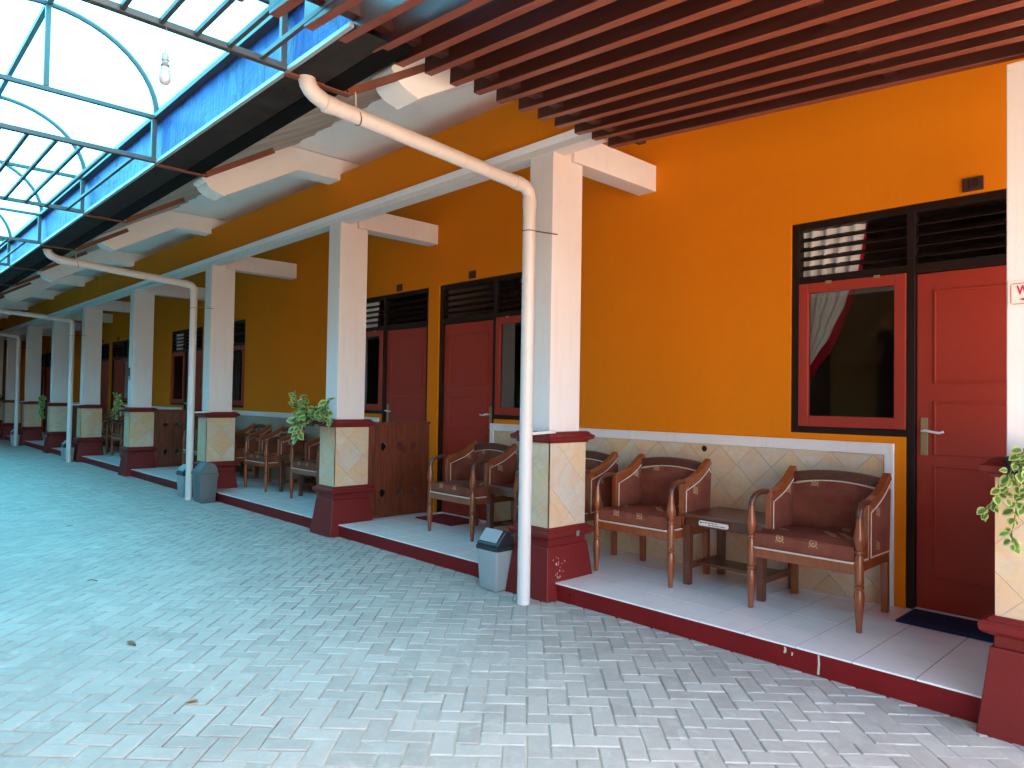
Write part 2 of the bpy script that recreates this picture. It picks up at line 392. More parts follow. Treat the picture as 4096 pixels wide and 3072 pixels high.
# ------------------------------------------------------------------ ground and pavers
def gh(x, y):
    h = .0012 * math.sin(x * 1.7 + y * 2.1) + .0009 * math.sin(x * 3.9 - y * 2.7 + 1) + .0006 * math.sin(y * 6 + x * .6)
    d = math.exp(-((x + 1.0) ** 2 + (y + .2) ** 2) / .18); h -= .002 * d
    return h - .003
g = MB(); g.add([(-300, -300, -.0102), (300, -300, -.0102), (300, 300, -.0102), (-300, 300, -.0102)], [(0, 1, 2, 3)])
ground = struct(g.build('ground', 'joint_sand'))
# unseen terracotta yard beyond the paved lane, added to bounce warm light
yd_ = MB(); yd_.add([(2.3, -60, -.004), (80, -60, -.004), (80, 60, -.004), (2.3, 60, -.004)], [(0, 1, 2, 3)]); struct(yd_.build('bounce_yard', 'warm_bounce_ground'))
L_, W_ = .2, .1
ca = sa = math.sqrt(.5)
def to_world(p, q): return (ca * p - sa * q, sa * p + ca * q)
def in_view(x, y, z=0.0):
    d = Vector((x, y, z)) - CAM_LOC; w = d.dot(FW)
    if w < .3: return None
    u, v = d.dot(RT) / w, d.dot(UP) / w
    return w if abs(u) < .76 and abs(v) < .575 else None
cells = []
for a in range(-260, 261):
    for b in range(-130, 131):
        ox, oy = a * 1 + b * 2, a * 1 - b * 2
        for (x, y, hor) in ((ox, oy, True), (ox, oy + 1, False)):
            cx, cy = (x + 1, y + .5) if hor else (x + .5, y + 1)
            wx, wy = to_world(cx * W_, cy * W_)
            if -31 < wx < 2.2 and -5.75 < wy < .12: cells.append((wx, wy, hor))
vis = sorted([(in_view(x, y), i) for i, (x, y, h) in enumerate(cells) if in_view(x, y) and y < -.04 and x < -.3], key=lambda t: t[0])
near = set(i for _, i in vis[:290])
def paver_geo(hl, hw):
    ch, zt, zs, zb = .0045, .0, -.0042, -.03
    v = []
    for (l, w, z) in ((hl - ch, hw - ch, zt), (hl, hw, zs), (hl, hw, zb)):
        v += [(-l, -w, z), (l, -w, z), (l, w, z), (-l, w, z)]
    f = [(0, 1, 2, 3)] + [(4 * k + i, 4 * k + 4 + i, 4 * k + 4 + (i + 1) % 4, 4 * k + (i + 1) % 4) for k in (0, 1) for i in range(4)]
    return v, f
pv, pf = paver_geo(L_ / 2 - .0032, W_ / 2 - .0032)
pm = MB(); pm.add(pv, pf); paver_me = pm.mesh('paver', 'paver_stone')
far = MB(); tone = []
for i, (x, y, hor) in enumerate(cells):
    ang = math.radians(45 if hor else 135) + random.gauss(0, .012)
    z = gh(x, y) + max(-.0022, random.gauss(0, .0009)) - (.0035 if random.random() < .03 else 0); tx, ty = random.gauss(0, .006), random.gauss(0, .006)
    x += random.gauss(0, .0008); y += random.gauss(0, .0008)
    if i in near:
        o = obj('paver', paver_me, ground, (x, y, z), (tx, ty, ang))
    else:
        c_, s_ = math.cos(ang), math.sin(ang)
        far.add([(x + c_ * a - s_ * b, y + s_ * a + c_ * b, z + c + a * ty * -1 + b * tx) for a, b, c in pv], pf)
        tone += [random.random()] * len(pv)
fm = bpy.data.meshes.new('paving'); fm.from_pydata(far.v, [], far.f); fm.materials.append(MAT['paver_stone'])
at = fm.attributes.new('tone', 'FLOAT', 'POINT'); at.data.foreach_set('value', tone)
fo = obj('paving', fm, ground); fo['kind'] = 'stuff'

# ------------------------------------------------------------------ veranda slab and floor tiles
vb = MB(); vb.box(XEND, 2.0, 0, YW + .1, -.15, S - .010)
veranda = struct(vb.build('veranda_floor', 'maroon_step', bevel=.004))
TX0 = -1.446
tile_meshes = {}
def tile_mesh(w, d):
    k = (round(w, 3), round(d, 3))
    if k not in tile_meshes:
        tile_meshes[k] = MB().box(-w / 2, w / 2, -d / 2, d / 2, 0, .0098).mesh('floor_tile', 'white_tile')
    return tile_meshes[k]
joined = MB(); ntile = 0
rows = [(-.002, .295), (.3, .595), (.6, .895), (.9, 1.195), (1.2, YW + .09)]
k = 6
while True:
    xr = TX0 + .3 * k; xl = xr - .295; k -= 1
    if xl < XEND + .1: break
    if xr > 1.6: continue
    for (y0, y1) in rows:
        if xl > -14.2 and ntile < 285 and not (xr > .5):
            o = obj('tile', tile_mesh(xr - xl, y1 - y0), veranda, ((xl + xr) / 2, (y0 + y1) / 2, S - .0098 + random.gauss(0, .0003))); ntile += 1
        else: joined.box(xl, xr, y0, y1, S - .0098, S)
jt = joined.build('tile_field', 'white_tile', veranda); jt['kind'] = 'stuff'
MB().box(XEND + .05, 1.9, .004, YW + .095, S - .0099, S - .0016).build('joint_bed', 'tile_joint', veranda)
# chips, drips and the small drain hole in the painted step
for (x, z0, z1, w) in ((-1.615, .008, .118, .007), (-1.80, .075, .106, .009), (-1.76, .07, .088, .005)):
    MB().prism([(x - w, z0), (x - w * .3, z0 - .004), (x + w * .6, z0), (x + w, (z0 + z1) / 2), (x + w * .5, z1), (x - w * .6, z1), (x - w * .4, (z0 + z1) / 2)], 'y', -.0022, .001).build('paint_drip', 'piping', veranda)
MB().tube([(-3.385, -.0025, .062), (-3.385, .002, .062)], .009, 10).build('drain_hole', 'ink_dark', veranda)

# ------------------------------------------------------------------ building: walls, doors, windows
bld = thing('guesthouse_building', 'orange guesthouse row with red doors, marble dado and white eaves along the veranda', 'building')
w = MB(); FT, FB = 2.784, 1.244
segs = []; rs = sorted(ROOMS)
x = XEND
for (a, b, dr) in rs:
    segs.append((x, a)); x = b
segs.append((x, 2.0))
for a, b in segs: w.box(a, b, YW, YW + .14, -.1, 4.6)
def split(room):
    a, b, dr = room
    m = (b - .99, b - .99 + .05) if dr else (a + .94, a + .99)
    return m
for r in ROOMS:
    a, b, dr = r; m0, m1 = split(r)
    w.box(a, b, YW, YW + .14, FT, 4.6)
    if dr: w.box(a, m0, YW, YW + .14, -.1, FB)
    else: w.box(m1, b, YW, YW + .14, -.1, FB)
w.build('wall', 'orange_plaster', bld)
# dark interiors behind the openings
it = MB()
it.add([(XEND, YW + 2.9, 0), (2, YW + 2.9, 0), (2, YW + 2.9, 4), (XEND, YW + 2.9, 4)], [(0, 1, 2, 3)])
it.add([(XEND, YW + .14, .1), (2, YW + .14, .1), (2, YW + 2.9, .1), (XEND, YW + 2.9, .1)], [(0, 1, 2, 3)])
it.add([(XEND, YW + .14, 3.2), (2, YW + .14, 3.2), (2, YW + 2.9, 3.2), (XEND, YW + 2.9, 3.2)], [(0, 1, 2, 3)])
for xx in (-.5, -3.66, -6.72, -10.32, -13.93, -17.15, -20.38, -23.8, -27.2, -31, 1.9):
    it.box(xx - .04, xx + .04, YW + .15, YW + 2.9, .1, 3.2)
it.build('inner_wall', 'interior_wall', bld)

def mirror_x(pts, c): return [2 * c - p for p in pts]
slat_cache = {}
def make_room(room, plate=True, numeral=None, curtain=True):
    a, b, dr = room
    # design is for the door on the right; s() mirrors for the others
    def X(x): return x if dr else (a + b) - x          # x given in the door-right layout of the same room
    def bx(mb, x0, x1, y0, y1, z0, z1):
        p, q = sorted((X(x0), X(x1))); mb.box(p, q, y0, y1, z0, z1); return mb
    y0, y1 = YW + .018, YW + .10
    m0, m1 = b - .99, b - .94
    fr = MB()
    bx(fr, a, a + .055, y0, y1, FB, FT); bx(fr, b - .055, b, y0, y1, S, FT); bx(fr, m0, m1, y0, y1, S, FT - .055)
    bx(fr, a + .055, b - .055, y0, y1, FT - .055, FT)
    bx(fr, a + .055, m0, y0 + .002, y1, 2.335, 2.388); bx(fr, m1, b - .055, y0 + .002, y1, 2.325, 2.388)
    bx(fr, a + .055, m0, y0 + .002, y1, FB, FB + .045)
    frame = fr.build('door_frame', 'dark_frame', bld, bevel=.003)
    for (p, q) in ((a + .057, m0 - .002), (m1 + .002, b - .057)):
        for zc in (2.455, 2.525, 2.595, 2.665):
            sm = MB(); p_, q_ = sorted((X(p), X(q)))
            sm.prism([(y0 + .012, zc - .016), (y0 + .017, zc - .022), (y0 + .068, zc + .014), (y0 + .063, zc + .020)], 'x', p_, q_)
            sm.build('louver', 'dark_frame', frame)
    # casement
    sa_, sb_, sz0, sz1 = a + .057, m0 - .002, FB + .047, 2.333
    ws = MB(); st = .072
    bx(ws, sa_, sa_ + st, y0 - .012, y0 + .03, sz0, sz1); bx(ws, sb_ - st, sb_, y0 - .012, y0 + .03, sz0, sz1)
    bx(ws, sa_ + st, sb_ - st, y0 - .012, y0 + .03, sz0, sz0 + .078); bx(ws, sa_ + st, sb_ - st, y0 - .012, y0 + .03, sz1 - .072, sz1)
    win = ws.build('window', 'red_door', bld, bevel=.005)
    pn = MB(); p_, q_ = sorted((X(sa_ + st - .005), X(sb_ - st + .005)))
    pn.box(p_, q_, y0 + .006, y0 + .011, sz0 + .07, sz1 - .066); pn.build('pane', 'window_glass', win)
    for hx in (.3, .75):
        hm = MB(); h0 = sa_ + (sb_ - sa_) * hx
        bx(hm, h0 - .02, h0 + .02, y0 - .016, y0 - .01, sz1 - .012, sz1 + .006); hm.build('hinge', 'brass', win)
    # door leaf
    da, db, dz0, dz1 = m1 + .004, b - .059, S + .012, 2.322
    yd = y0 + .03
    dl = MB(); bx(dl, da, db, yd, yd + .038, dz0, dz1)
    door = dl.build('door', 'red_door', bld, bevel=.003)
    for (z0, z1) in ((1.598, 2.205), (1.135, 1.482), (.34, 1.07)):
        pm_ = MB(); x0, x1 = da + .10, db - .10
        for (p, q, r_, t_) in ((x0, x0 + .014, z0, z1), (x1 - .014, x1, z0, z1), (x0 + .014, x1 - .014, z0, z0 + .014), (x0 + .014, x1 - .014, z1 - .014, z1)):
            bx(pm_, p, q, yd - .009, yd + .001, r_, t_)
        pm_.build('panel_moulding', 'red_door', door, bevel=.004)
    hp = MB(); hx = da + .045; bx(hp, hx - .022, hx + .022, yd - .007, yd + .001, 1.13, 1.375)
    hp.build('handle_plate', 'brass', door, bevel=.004)
    sg = 1 if dr else -1; hX = X(hx)
    MB().tube([(hX, yd - .004, 1.29), (hX, yd - .05, 1.29), (hX + sg * .02, yd - .056, 1.292), (hX + sg * .06, yd - .055, 1.284), (hX + sg * .10, yd - .052, 1.279), (hX + sg * .125, yd - .05, 1.288)], .0085, 8).build('handle', 'chrome', door, smooth=True)
    # threshold
    th = MB(); bx(th, m1, b - .055, YW - .001, YW + .12, S - .002, S + .011); th.build('threshold', 'white_plaster', bld)
    if plate:
        px = X(b - .605)
        pl = MB().box(px - .057, px + .057, YW - .014, YW + .002, 2.80, 2.885).build('number_plate', 'plate_wood', bld, bevel=.003)
        if numeral:
            cu = bpy.data.curves.new('numeral', 'FONT'); cu.body = numeral; cu.size = .072; cu.extrude = .002; cu.align_x = 'CENTER'; cu.align_y = 'CENTER'
            to = bpy.data.objects.new('tmp_text', cu); COL.objects.link(to)
            dg = bpy.context.evaluated_depsgraph_get(); me = bpy.data.meshes.new_from_object(to.evaluated_get(dg)); bpy.data.objects.remove(to)
            me.materials.clear(); me.materials.append(MAT['ink_dark'])
            obj('numeral', me, pl, (px, YW - .0155, 2.8425), (math.radians(90), 0, 0))
for i, r in enumerate(ROOMS):
    make_room(r, numeral='10' if i == 0 else None)

# dado: diagonal marble tiles in a white frame
def dado(x0, x1, build_tiles=True, cx=-2.65, left_gap=True):
    bk = MB().box(x0, x1, YW - .006, YW + .002, S, 1.145).build('dado', 'grout', bld)
    q = diamonds(x0 + .058, x1 - .058, S + .002, 1.12, .1445, cx, .973)
    if build_tiles:
        for p in q:
            mx = sum(a for a, _ in p) / len(p); mz = sum(b for _, b in p) / len(p)
            o = MB().prism([(a - mx, b - mz) for a, b in p], 'y', 0, .008).build('tile', 'marble_tile', bk, (mx, YW - .0125 + random.gauss(0, .0006), mz))
    else:
        m = MB()
        for p in q: m.prism(p, 'y', YW - .0125, YW - .004)
        o = m.build('tile_field', 'marble_tile', bk); o['kind'] = 'stuff'
    t = MB(); yy = YW - .024
    t.box(x0, x1, yy, YW + .002, 1.120, 1.197); t.box(x0, x0 + .058, yy, YW + .002, S, 1.120); t.box(x1 - .058, x1, yy, YW + .002, S, 1.120)
    t.build('dado_trim', 'white_plaster', bld, bevel=.004)
dado(-5.665, -1.655)
dado(-12.87, -7.83)
dado(-19.31, -15.04, False)
dado(-26.1, -21.5, False)
MB().tube([(-3.074, YW - .016, 1.081), (-3.074, YW - .010, 1.081)], .024, 14).build('vent_hole', 'ink_dark', bld)

# ceiling over the veranda, sloping corrugated eave, fascia beam, cross beams, rafters
XR = -3.18
cm = MB().box(XEND, XR + .06, -.56, YW + .14, 3.985, 4.06).build('ceiling', 'ceiling_plaster', bld)
cs = MB(); n = int((XR + .06 - XEND) / .045); vs_ = []; fs_ = []
for i in range(n + 1):
    xx = XEND + i * .045; dz = .020 * math.sin(xx * 2 * math.pi / .31)
    vs_ += [(xx, -.50, 4.03 + dz), (xx, -1.15, 3.66 + dz), (xx, -1.84, 3.285 + dz)]
for i in range(n):
    for k2 in range(2): fs_.append((3 * i + k2, 3 * i + 3 + k2, 3 * i + 4 + k2, 3 * i + 1 + k2))
cs.add(vs_, fs_); cs.build('eave_sheet', 'roof_sheet_grey', bld, smooth='all')
MB().prism([(-.45, 4.075), (-2.0, 3.235), (-2.0, 3.32), (-.45, 4.16), (YW + .14, 4.16), (YW + .14, 4.075)], 'x', XEND, XR + .08).build('roof', 'gutter_dark', bld)
MB().box(XEND, XR, -.02, .20, 3.40, 3.82).build('fascia_beam', 'orange_plaster', bld, bevel=.004)
tr = MB(); tr.prism([(-.055, 3.40), (-.012, 3.362), (-.012, 3.312), (.12, 3.312), (.12, 3.40)], 'x', XEND, XR - .004)
tr.build('beam_trim', 'white_plaster', bld)
for i, xr in PIL_R.items():
    if i == 0: continue
    MB().box(xr - .155, xr + .03, .20, YW + .001, 3.28, 3.505).build('cross_beam', 'white_plaster', bld, bevel=.004)
    prof = [(.30, 3.76), (-.50, 3.752), (-1.215, 3.345), (-1.24, 3.327)]
    for k3 in range(9):
        an = k3 / 8; prof.append((-1.262 - .145 * math.sin(an * math.pi / 2) ** 1.3, 3.335 + .078 * (1 - math.cos(an * math.pi / 2)) + .012 * an))
    prof += [(-1.43, 3.43), (-1.448, 3.452), (-1.44, 3.475), (-.60, 3.975), (.30, 3.975)]
    MB().prism(prof, 'x', xr - .235, xr).build('rafter', 'ceiling_plaster', bld)

# ------------------------------------------------------------------ pillars
PILLAB = {
    0: 'white square pillar on a maroon plinth carrying the red arrow sign',
    1: 'white square pillar with marble waist beside the small grey bin with black swing lid',
    2: 'white square pillar with a wooden screen running from it to a red mat doorway',
    3: 'white square pillar with two rubbish bins at its foot',
    4: 'white square pillar with a small dark notice taped to its shaft',
    5: 'white square pillar behind a downpipe with one bin, beyond the noticed pillar'}
def pillar(i):
    xr = PIL_R[i]; xl = xr - .245; X0 = (xl + xr) / 2; yc = .1675
    lab = PILLAB.get(i, 'white square pillar with maroon bands at the dim far end of the veranda')
    t = thing('pillar', lab, 'pillar', (X0, yc, 0), 'pillars along the veranda')
    hx, hy = .1225, .1675
    top = 3.02 if i == 0 else 3.42
    MB().box(-hx, hx, -hy, hy, 1.2, top).build('shaft', 'white_plaster', t, bevel=.005)
    c = MB()
    for (z0, z1, o0, o1) in ((1.134, 1.150, .048, .052), (1.150, 1.158, .052, .082), (1.158, 1.186, .082, .088), (1.186, 1.198, .088, .066), (1.198, 1.216, .066, .050)):
        c.frustum((-hx - o0, hx + o0, -hy - o0, hy + o0), (-hx - o1, hx + o1, -hy - o1, hy + o1), z0, z1)
    c.build('cap_moulding', 'maroon_paint', t)
    e = .036; gx, gy = hx + e, hy + e
    core = MB().box(-gx + .008, gx - .008, -gy + .008, gy - .008, .44, 1.14).build('marble_core', 'grout', t)
    faces = [('x', gx, -gy, gy), ('y', -gy, -gx, gx)]
    if i <= 5:
        for ax, v, u0, u1 in faces:
            cxx = (u0 + u1) / 2 + (.02 if i % 2 else -.05)
            hd = .19 if ax == 'x' else .17
            for q in diamonds(u0, u1, .505, 1.135, hd, cxx, .80 + .03 * ((i * 7) % 3 - 1), .0012):
                mu = sum(a for a, _ in q) / len(q); mz = sum(b for _, b in q) / len(q)
                pr = [(a - mu, b - mz) for a, b in q]
                if ax == 'x': MB().prism(pr, 'x', -.0085, 0).build('tile', 'marble_tile', core, (v, mu, mz))
                else: MB().prism(pr, 'y', 0, .0085).build('tile', 'marble_tile', core, (mu, v, mz))
        MB().box(-gx, -gx + .0085, -gy + .009, gy, .505, 1.135).build('tile', 'marble_tile', core)
    else:
        MB().box(-gx, gx, -gy, gy, .505, 1.134).build('tile', 'marble_tile', core)
    b = MB()
    for (z0, z1, o0, o1) in ((.372, .425, .038, .038), (.425, .437, .045, .075), (.437, .450, .075, .088), (.450, .476, .088, .092), (.476, .490, .092, .078), (.490, .498, .062, .060), (.498, .512, .060, .044)):
        b.frustum((-hx - o0, hx + o0, -hy - o0, hy + o0), (-hx - o1, hx + o1, -hy - o1, hy + o1), z0, z1)
    b.build('base_moulding', 'maroon_paint', t)
    p = MB().frustum((-hx - .10, hx + .11, -hy - .115, hy + .10), (-hx - .052, hx + .052, -hy - .058, hy + .052), -.06, .374)
    p.build('plinth', 'maroon_paint', t, bevel=.006)
    if i == 1:
        MB().box(hx + .09, hx + .096, .045, .075, .435, .475).build('socket_plate', 'socket_grey', t)
        for k4 in range(22):
            yy, zz = -.12 + random.gauss(0, .025), random.uniform(.14, .3)
            xx = hx + .052 + (.374 - zz) / .434 * .058
            r4 = random.uniform(.0012, .004)
            MB().box(xx - .004, xx + .0012, yy - r4, yy + r4, zz - r4 * 1.5, zz + r4 * 1.5).build('paint_chip', 'piping', t)
    return t
for i in PIL_R: pillar(i)
# extra shade structures: end wall of the lane
ew = MB().box(XEND - .2, XEND, -7.2, YW + .2, 0, 4.6).build('end_wall', 'low_bounce_wall'); tag(ew, 'dull orange wall closing the far end of the lane', 'wall')

# ------------------------------------------------------------------ arched canopy over the lane
can = thing('canopy_roof', 'arched translucent canopy on slender steel trusses above the paved lane', 'canopy', (0, VY, 3.2))
def cz(z): return z - 3.2
half = GY0 - VY
arc = []
for k5 in range(25):
    a = math.pi * k5 / 24; arc.append((half * math.cos(a), .35 + .60 * math.sin(a)))
sh = MB(); nx = 36; X0c, X1c = XEND + .2, VX1; vs_, fs_ = [], []
for i in range(nx + 1):
    xx = X0c + (X1c - X0c) * i / nx
    vs_ += [(xx, y * 1.03, z + .03) for y, z in arc]
for i in range(nx):
    for j in range(24): fs_.append((i * 25 + j, i * 25 + j + 1, (i + 1) * 25 + j + 1, (i + 1) * 25 + j))
sh.add(vs_, fs_); sm_ = sh.mesh('roof_sheet', 'canopy_sheet', smooth='all'); sm_.materials.append(MAT['canopy_warm_fill']); sm_.materials.append(MAT['gutter_dark'])
for pl_ in sm_.polygons:
    if pl_.center.x > -2.1: pl_.material_index = 1  # unseen near panels, tinted to add warm fill light
    if pl_.center.x < -21: pl_.material_index = 2  # opaque stretch added to darken the far end of the lane
obj('roof_sheet', sm_, can)
TR = [-3.613 + 2.11 * i for i in (3, 2, 1)] + [-3.613, -5.768, -7.913, -9.923, -11.977] + [-11.977 - 2.07 * i for i in range(1, 10)]
tb = .034
def truss(xx):
    a = MB().tube([(0, y, z) for y, z in arc], .021, 8).build('truss', 'steel_tube', can, (xx, 0, 0), smooth=True)
    MB().box(-tb / 2, tb / 2, -half, half, .337, .369).build('upper_tie', 'steel_tube', a, bevel=.003)
    MB().box(-tb * .6, tb * .6, -half, half, .008, .042).build('lower_tie', 'steel_tube', a, bevel=.003)
    MB().box(-tb / 2, tb / 2, -tb / 2, tb / 2, .369, .94).build('king_post', 'steel_tube', a, bevel=.003)
    for sgn in (-1, 1): MB().box(-tb / 2, tb / 2, sgn * (half + .0) - tb / 2 - sgn * .02, sgn * half + tb / 2 - sgn * .02, .042, .337).build('gutter_post', 'steel_tube', a, bevel=.003)
for xx in TR: truss(xx)
MB().box(X0c, X1c, -.017, .017, .935, .968).build('ridge_bar', 'steel_tube', can)
for sgn in (-1, 1): MB().box(X0c, X1c, sgn * half - .03, sgn * half + .03, .340, .372).build('eave_bar', 'steel_tube', can)
srt = sorted(TR)
for (xa, xb) in ((-3.613, -1.503), (-7.913, -5.768), (-11.977, -9.923), (-16.117, -14.047), (-20.257, -18.187)):
    for yb in (-2.267, -2.437, -2.60, -2.76, -2.93, -3.09, -3.25, -3.41):
        MB().box(xa + tb / 2, xb - tb / 2, yb - VY - .011, yb - VY + .011, .016, .040).build('tie_bar', 'steel_tube', can)
# hanging bulb
bt = thing('hanging_bulb', 'white light bulb in a socket hanging by a thin wire under the canopy', 'light bulb', (-3.60, -2.737, 2.93))
MB().tube([(0, 0, .15), (.004, 0, .2), (.002, 0, .275)], .0022, 6).build('wire', 'socket_grey', bt)
MB().lathe([(.013, .102), (.015, .105), (.0155, .117), (.0195, .118), (.0195, .124), (.015, .125), (.0155, .148), (.013, .152)][::1], seg=14).build('socket', 'bin_flap', bt, smooth=True)
MB().lathe([(.0155, .088), (.0205, .09), (.021, .096), (.0165, .101), (.0155, .104)], seg=14).build('socket_ring', 'socket_grey', bt, smooth=True)
MB().lathe([(.004, .0), (.014, .003), (.022, .011), (.0265, .022), (.0275, .034), (.026, .046), (.023, .062), (.018, .078), (.0155, .09)], seg=16).build('globe', 'bulb_white', bt, smooth=True)

# ------------------------------------------------------------------ rain gutter
def gutter(mirror=False):
    sg = -1 if mirror else 1
    def Y(y): return y if not mirror else 2 * VY - y
    lab = 'blue faced sheet metal rain gutter with dark underside below the eave' if not mirror else 'blue faced rain gutter of the opposite eave across the lane'
    gt = thing('rain_gutter', lab, 'gutter', (0, 0, 0))
    def b(x0, x1, y0, y1, z0, z1):
        p, q = sorted((Y(y0), Y(y1))); return MB().box(x0, x1, p, q, z0, z1)
    xe = -2.95
    b(XEND, xe, GY0 + .022, GY0 + .028, GZ0 + .012, GZ1 - .012).build('face_sheet', 'gutter_sky_blue', gt)
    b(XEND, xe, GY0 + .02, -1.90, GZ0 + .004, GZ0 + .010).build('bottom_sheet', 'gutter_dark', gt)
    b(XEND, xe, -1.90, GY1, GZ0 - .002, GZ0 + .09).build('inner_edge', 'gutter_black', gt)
    b(XEND, xe, GY0 - .004, GY0 + .02, GZ0 + .006, GZ0 + .028).build('flange', 'bin_flap', gt)
    b(XEND, xe, GY0 + .030, GY0 + .06, GZ1 - .012, GZ1 + .10).build('lip', 'gutter_black', gt)  # raised past the face to close a sun gap under the canopy
    for xx in TR:
        if xx > xe: continue
        br = b(xx - .022, xx + .022, GY0 - .005, GY1 + .05, GZ0 - .010, GZ0 + .002).build('bracket', 'rust_iron', gt)
        MB().bar([(xx, Y(GY1 + .04), GZ0 + .012), (xx, Y(-1.19), 3.545)], .022, .046, up=(0, 0, 1)).build('strut', 'rust_iron', br)
gutter()

# ------------------------------------------------------------------ downpipes
def downpipe(xp, label, detail=True):
    t = thing('downpipe', label, 'downpipe', (xp, -.255, 0), 'downpipes on the pillars')
    r = .047
    path = [(0, 0, .0), (0, 0, 2.90)]
    for k6 in range(1, 6):
        a = k6 / 5 * math.radians(86); path.append((0, -.085 * (1 - math.cos(a)), 2.90 + .085 * math.sin(a)))
    dy = -1.63; e = path[-1]
    path.append((0, dy, e[2] + .115)); z1 = e[2] + .115
    for k6 in range(1, 6):
        a = k6 / 5 * math.radians(86); path.append((0, dy - .12 * math.sin(a), z1 + .012 + .12 * (1 - math.cos(a)) * .8))
    path.append((0, path[-1][1] - .004, GZ0 + .03))
    MB().tube(path, r, 20, cap=False, up=(1, 0, 0)).build('pipe', 'pvc_pipe', t, smooth='all')
    for (z, h) in ((2.83, .07),):
        MB().tube([(0, 0, z), (0, 0, z + h)], r + .004, 20, cap=True, up=(1, 0, 0)).build('collar', 'pvc_pipe', t, smooth=True)
    MB().tube([(0, -.09, 2.985), (0, -.16, 2.990)], r + .004, 20, up=(1, 0, 0)).build('collar', 'pvc_pipe', t, smooth=True)
    MB().tube([(0, dy + .05, z1 - .004), (0, dy - .01, z1)], r + .004, 20, up=(1, 0, 0)).build('collar', 'pvc_pipe', t, smooth=True)
    for z in (1.20, 2.66):
        MB().tube([(0, 0, z), (0, 0, z + (.025 if z < 2 else .006))], r + .003, 20, up=(1, 0, 0)).build('clamp', 'pvc_pipe' if z < 2 else 'rust_iron', t, smooth=True)
        MB().bar([(0.02, .04, z + .01), (.04, .255, z + .02)], .03 if z < 2 else .01, .02 if z < 2 else .008).build('clamp_arm', 'pvc_pipe' if z < 2 else 'rust_iron', t)
    MB().tube([(0, dy + .2, z1 - .02), (0, dy + .195, z1 - .022)], r + .0025, 20, up=(1, 0, 0)).build('wire_tie', 'rust_iron', t)
    MB().bar([(0.0, dy + .19, z1 + .03), (0, dy + .185, GZ0 + .02)], .012, .006).build('hanger', 'pvc_pipe', t)
downpipe(-3.60, 'white plastic downpipe running from the gutter to the ground beside the bin with black lid')
downpipe(-10.20, 'white plastic downpipe standing between two rubbish bins')
downpipe(-17.19, 'white plastic downpipe beyond the pillar with the dark notice')
downpipe(-23.21, 'white plastic downpipe at the dim far end of the veranda')

# ------------------------------------------------------------------ pergola of timber slats over the near bay
pg = thing('pergola', 'dark red timber slat pergola over the bay of door number 10', 'pergola', (0, 0, 0))
XS0, XS1 = -3.12, 1.8; SLOPE = -.073
ys = [-2.60 + .1773 * i for i in range(16)]
for i, y in enumerate(ys):
    zz = 3.195 + .003 * i; dx = random.gauss(0, .012)
    hgt, th_ = .14, .05
    m = MB(); L = XS1 - XS0
    m.prism([(XS0 - dx, 0), (XS1, SLOPE * L), (XS1, SLOPE * L + hgt), (XS0 - dx + .004, hgt)], 'y', -th_ / 2, th_ / 2)
    me = m.mesh('slat', 'slat_wood', bevel=.003, bseg=1); me.materials.append(MAT['slat_lit_underside'])
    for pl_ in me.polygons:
        if pl_.normal.z < -.6: pl_.material_index = 1  # lighter undersides stand in for bounce light
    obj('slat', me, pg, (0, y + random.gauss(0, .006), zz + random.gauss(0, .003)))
for xb, mt in ((-2.93, 'slat_wood'), (-1.28, 'slat_wood'), (.35, 'slat_wood')):
    MB().box(xb - .03, xb + .03, -2.72, .18, 3.195 + SLOPE * (xb - XS0) + (.062 if xb < -2 else .085), 3.195 + SLOPE * (xb - XS0) + .20).build('cross_beam', mt, pg)
MB().box(-3.10, 3.0, GY0 - .05, YW + .14, 4.25, 4.31).build('roof_deck', 'gutter_dark', pg)  # unseen roof above the slats, extended to keep direct sun out
MB().box(-3.12, -3.08, -2.0, .02, 3.50, 4.26).build('sun_block_board', 'gutter_dark', pg)  # added board, closes the sun gap at the roof end
MB().box(-3.12, -3.08, .02, YW + .14, 3.97, 4.26).build('sun_block_board', 'orange_plaster', pg)  # rest of the added sun stop, kept higher near the wall
MB().box(-3.15, VX1, GY0 - .03, GY0 + .03, 3.45, 4.26).build('sun_block_strip', 'gutter_dark', pg)  # unseen strip added to stop sun between deck and canopy

# ------------------------------------------------------------------ opposite building (seen only as reflections in the glass)
ob = thing('opposite_building', 'facing orange guesthouse row across the lane with veranda and dark doors', 'building')
yo = 2 * VY
m = MB().box(XEND, 2.5, yo - YW - .2, yo - YW, 0, 4.2).build('wall', 'low_bounce_wall', ob)
MB().box(XEND, 2.5, yo - YW, yo, -.05, S).build('veranda_floor', 'white_tile', ob)
MB().prism([(yo - YW, 3.98), (yo + .55, 3.98), (yo + 2.0, 3.22), (yo + 2.0, 3.30), (yo + .55, 4.12), (yo - YW, 4.12)], 'x', XEND, 2.5).build('roof', 'socket_grey', ob)
MB().box(XEND, 2.5, yo - .2, yo + .02, 3.40, 3.82).build('fascia_beam', 'low_bounce_wall', ob)
MB().box(XEND, 2.5, yo - .12, yo + .05, 3.31, 3.40).build('beam_trim', 'white_plaster', ob)
for x in (-4.6, -6.4, -11.2, -13.0, -18, -20):
    MB().box(x, x + .95, yo - YW, yo - YW + .03, S, 2.78).build('door', 'dark_frame', ob)
for i, xr in PIL_R.items():
    if i: MB().box(xr - .245, xr, yo - .335, yo, 0, 3.4).build('post', 'white_plaster', ob)

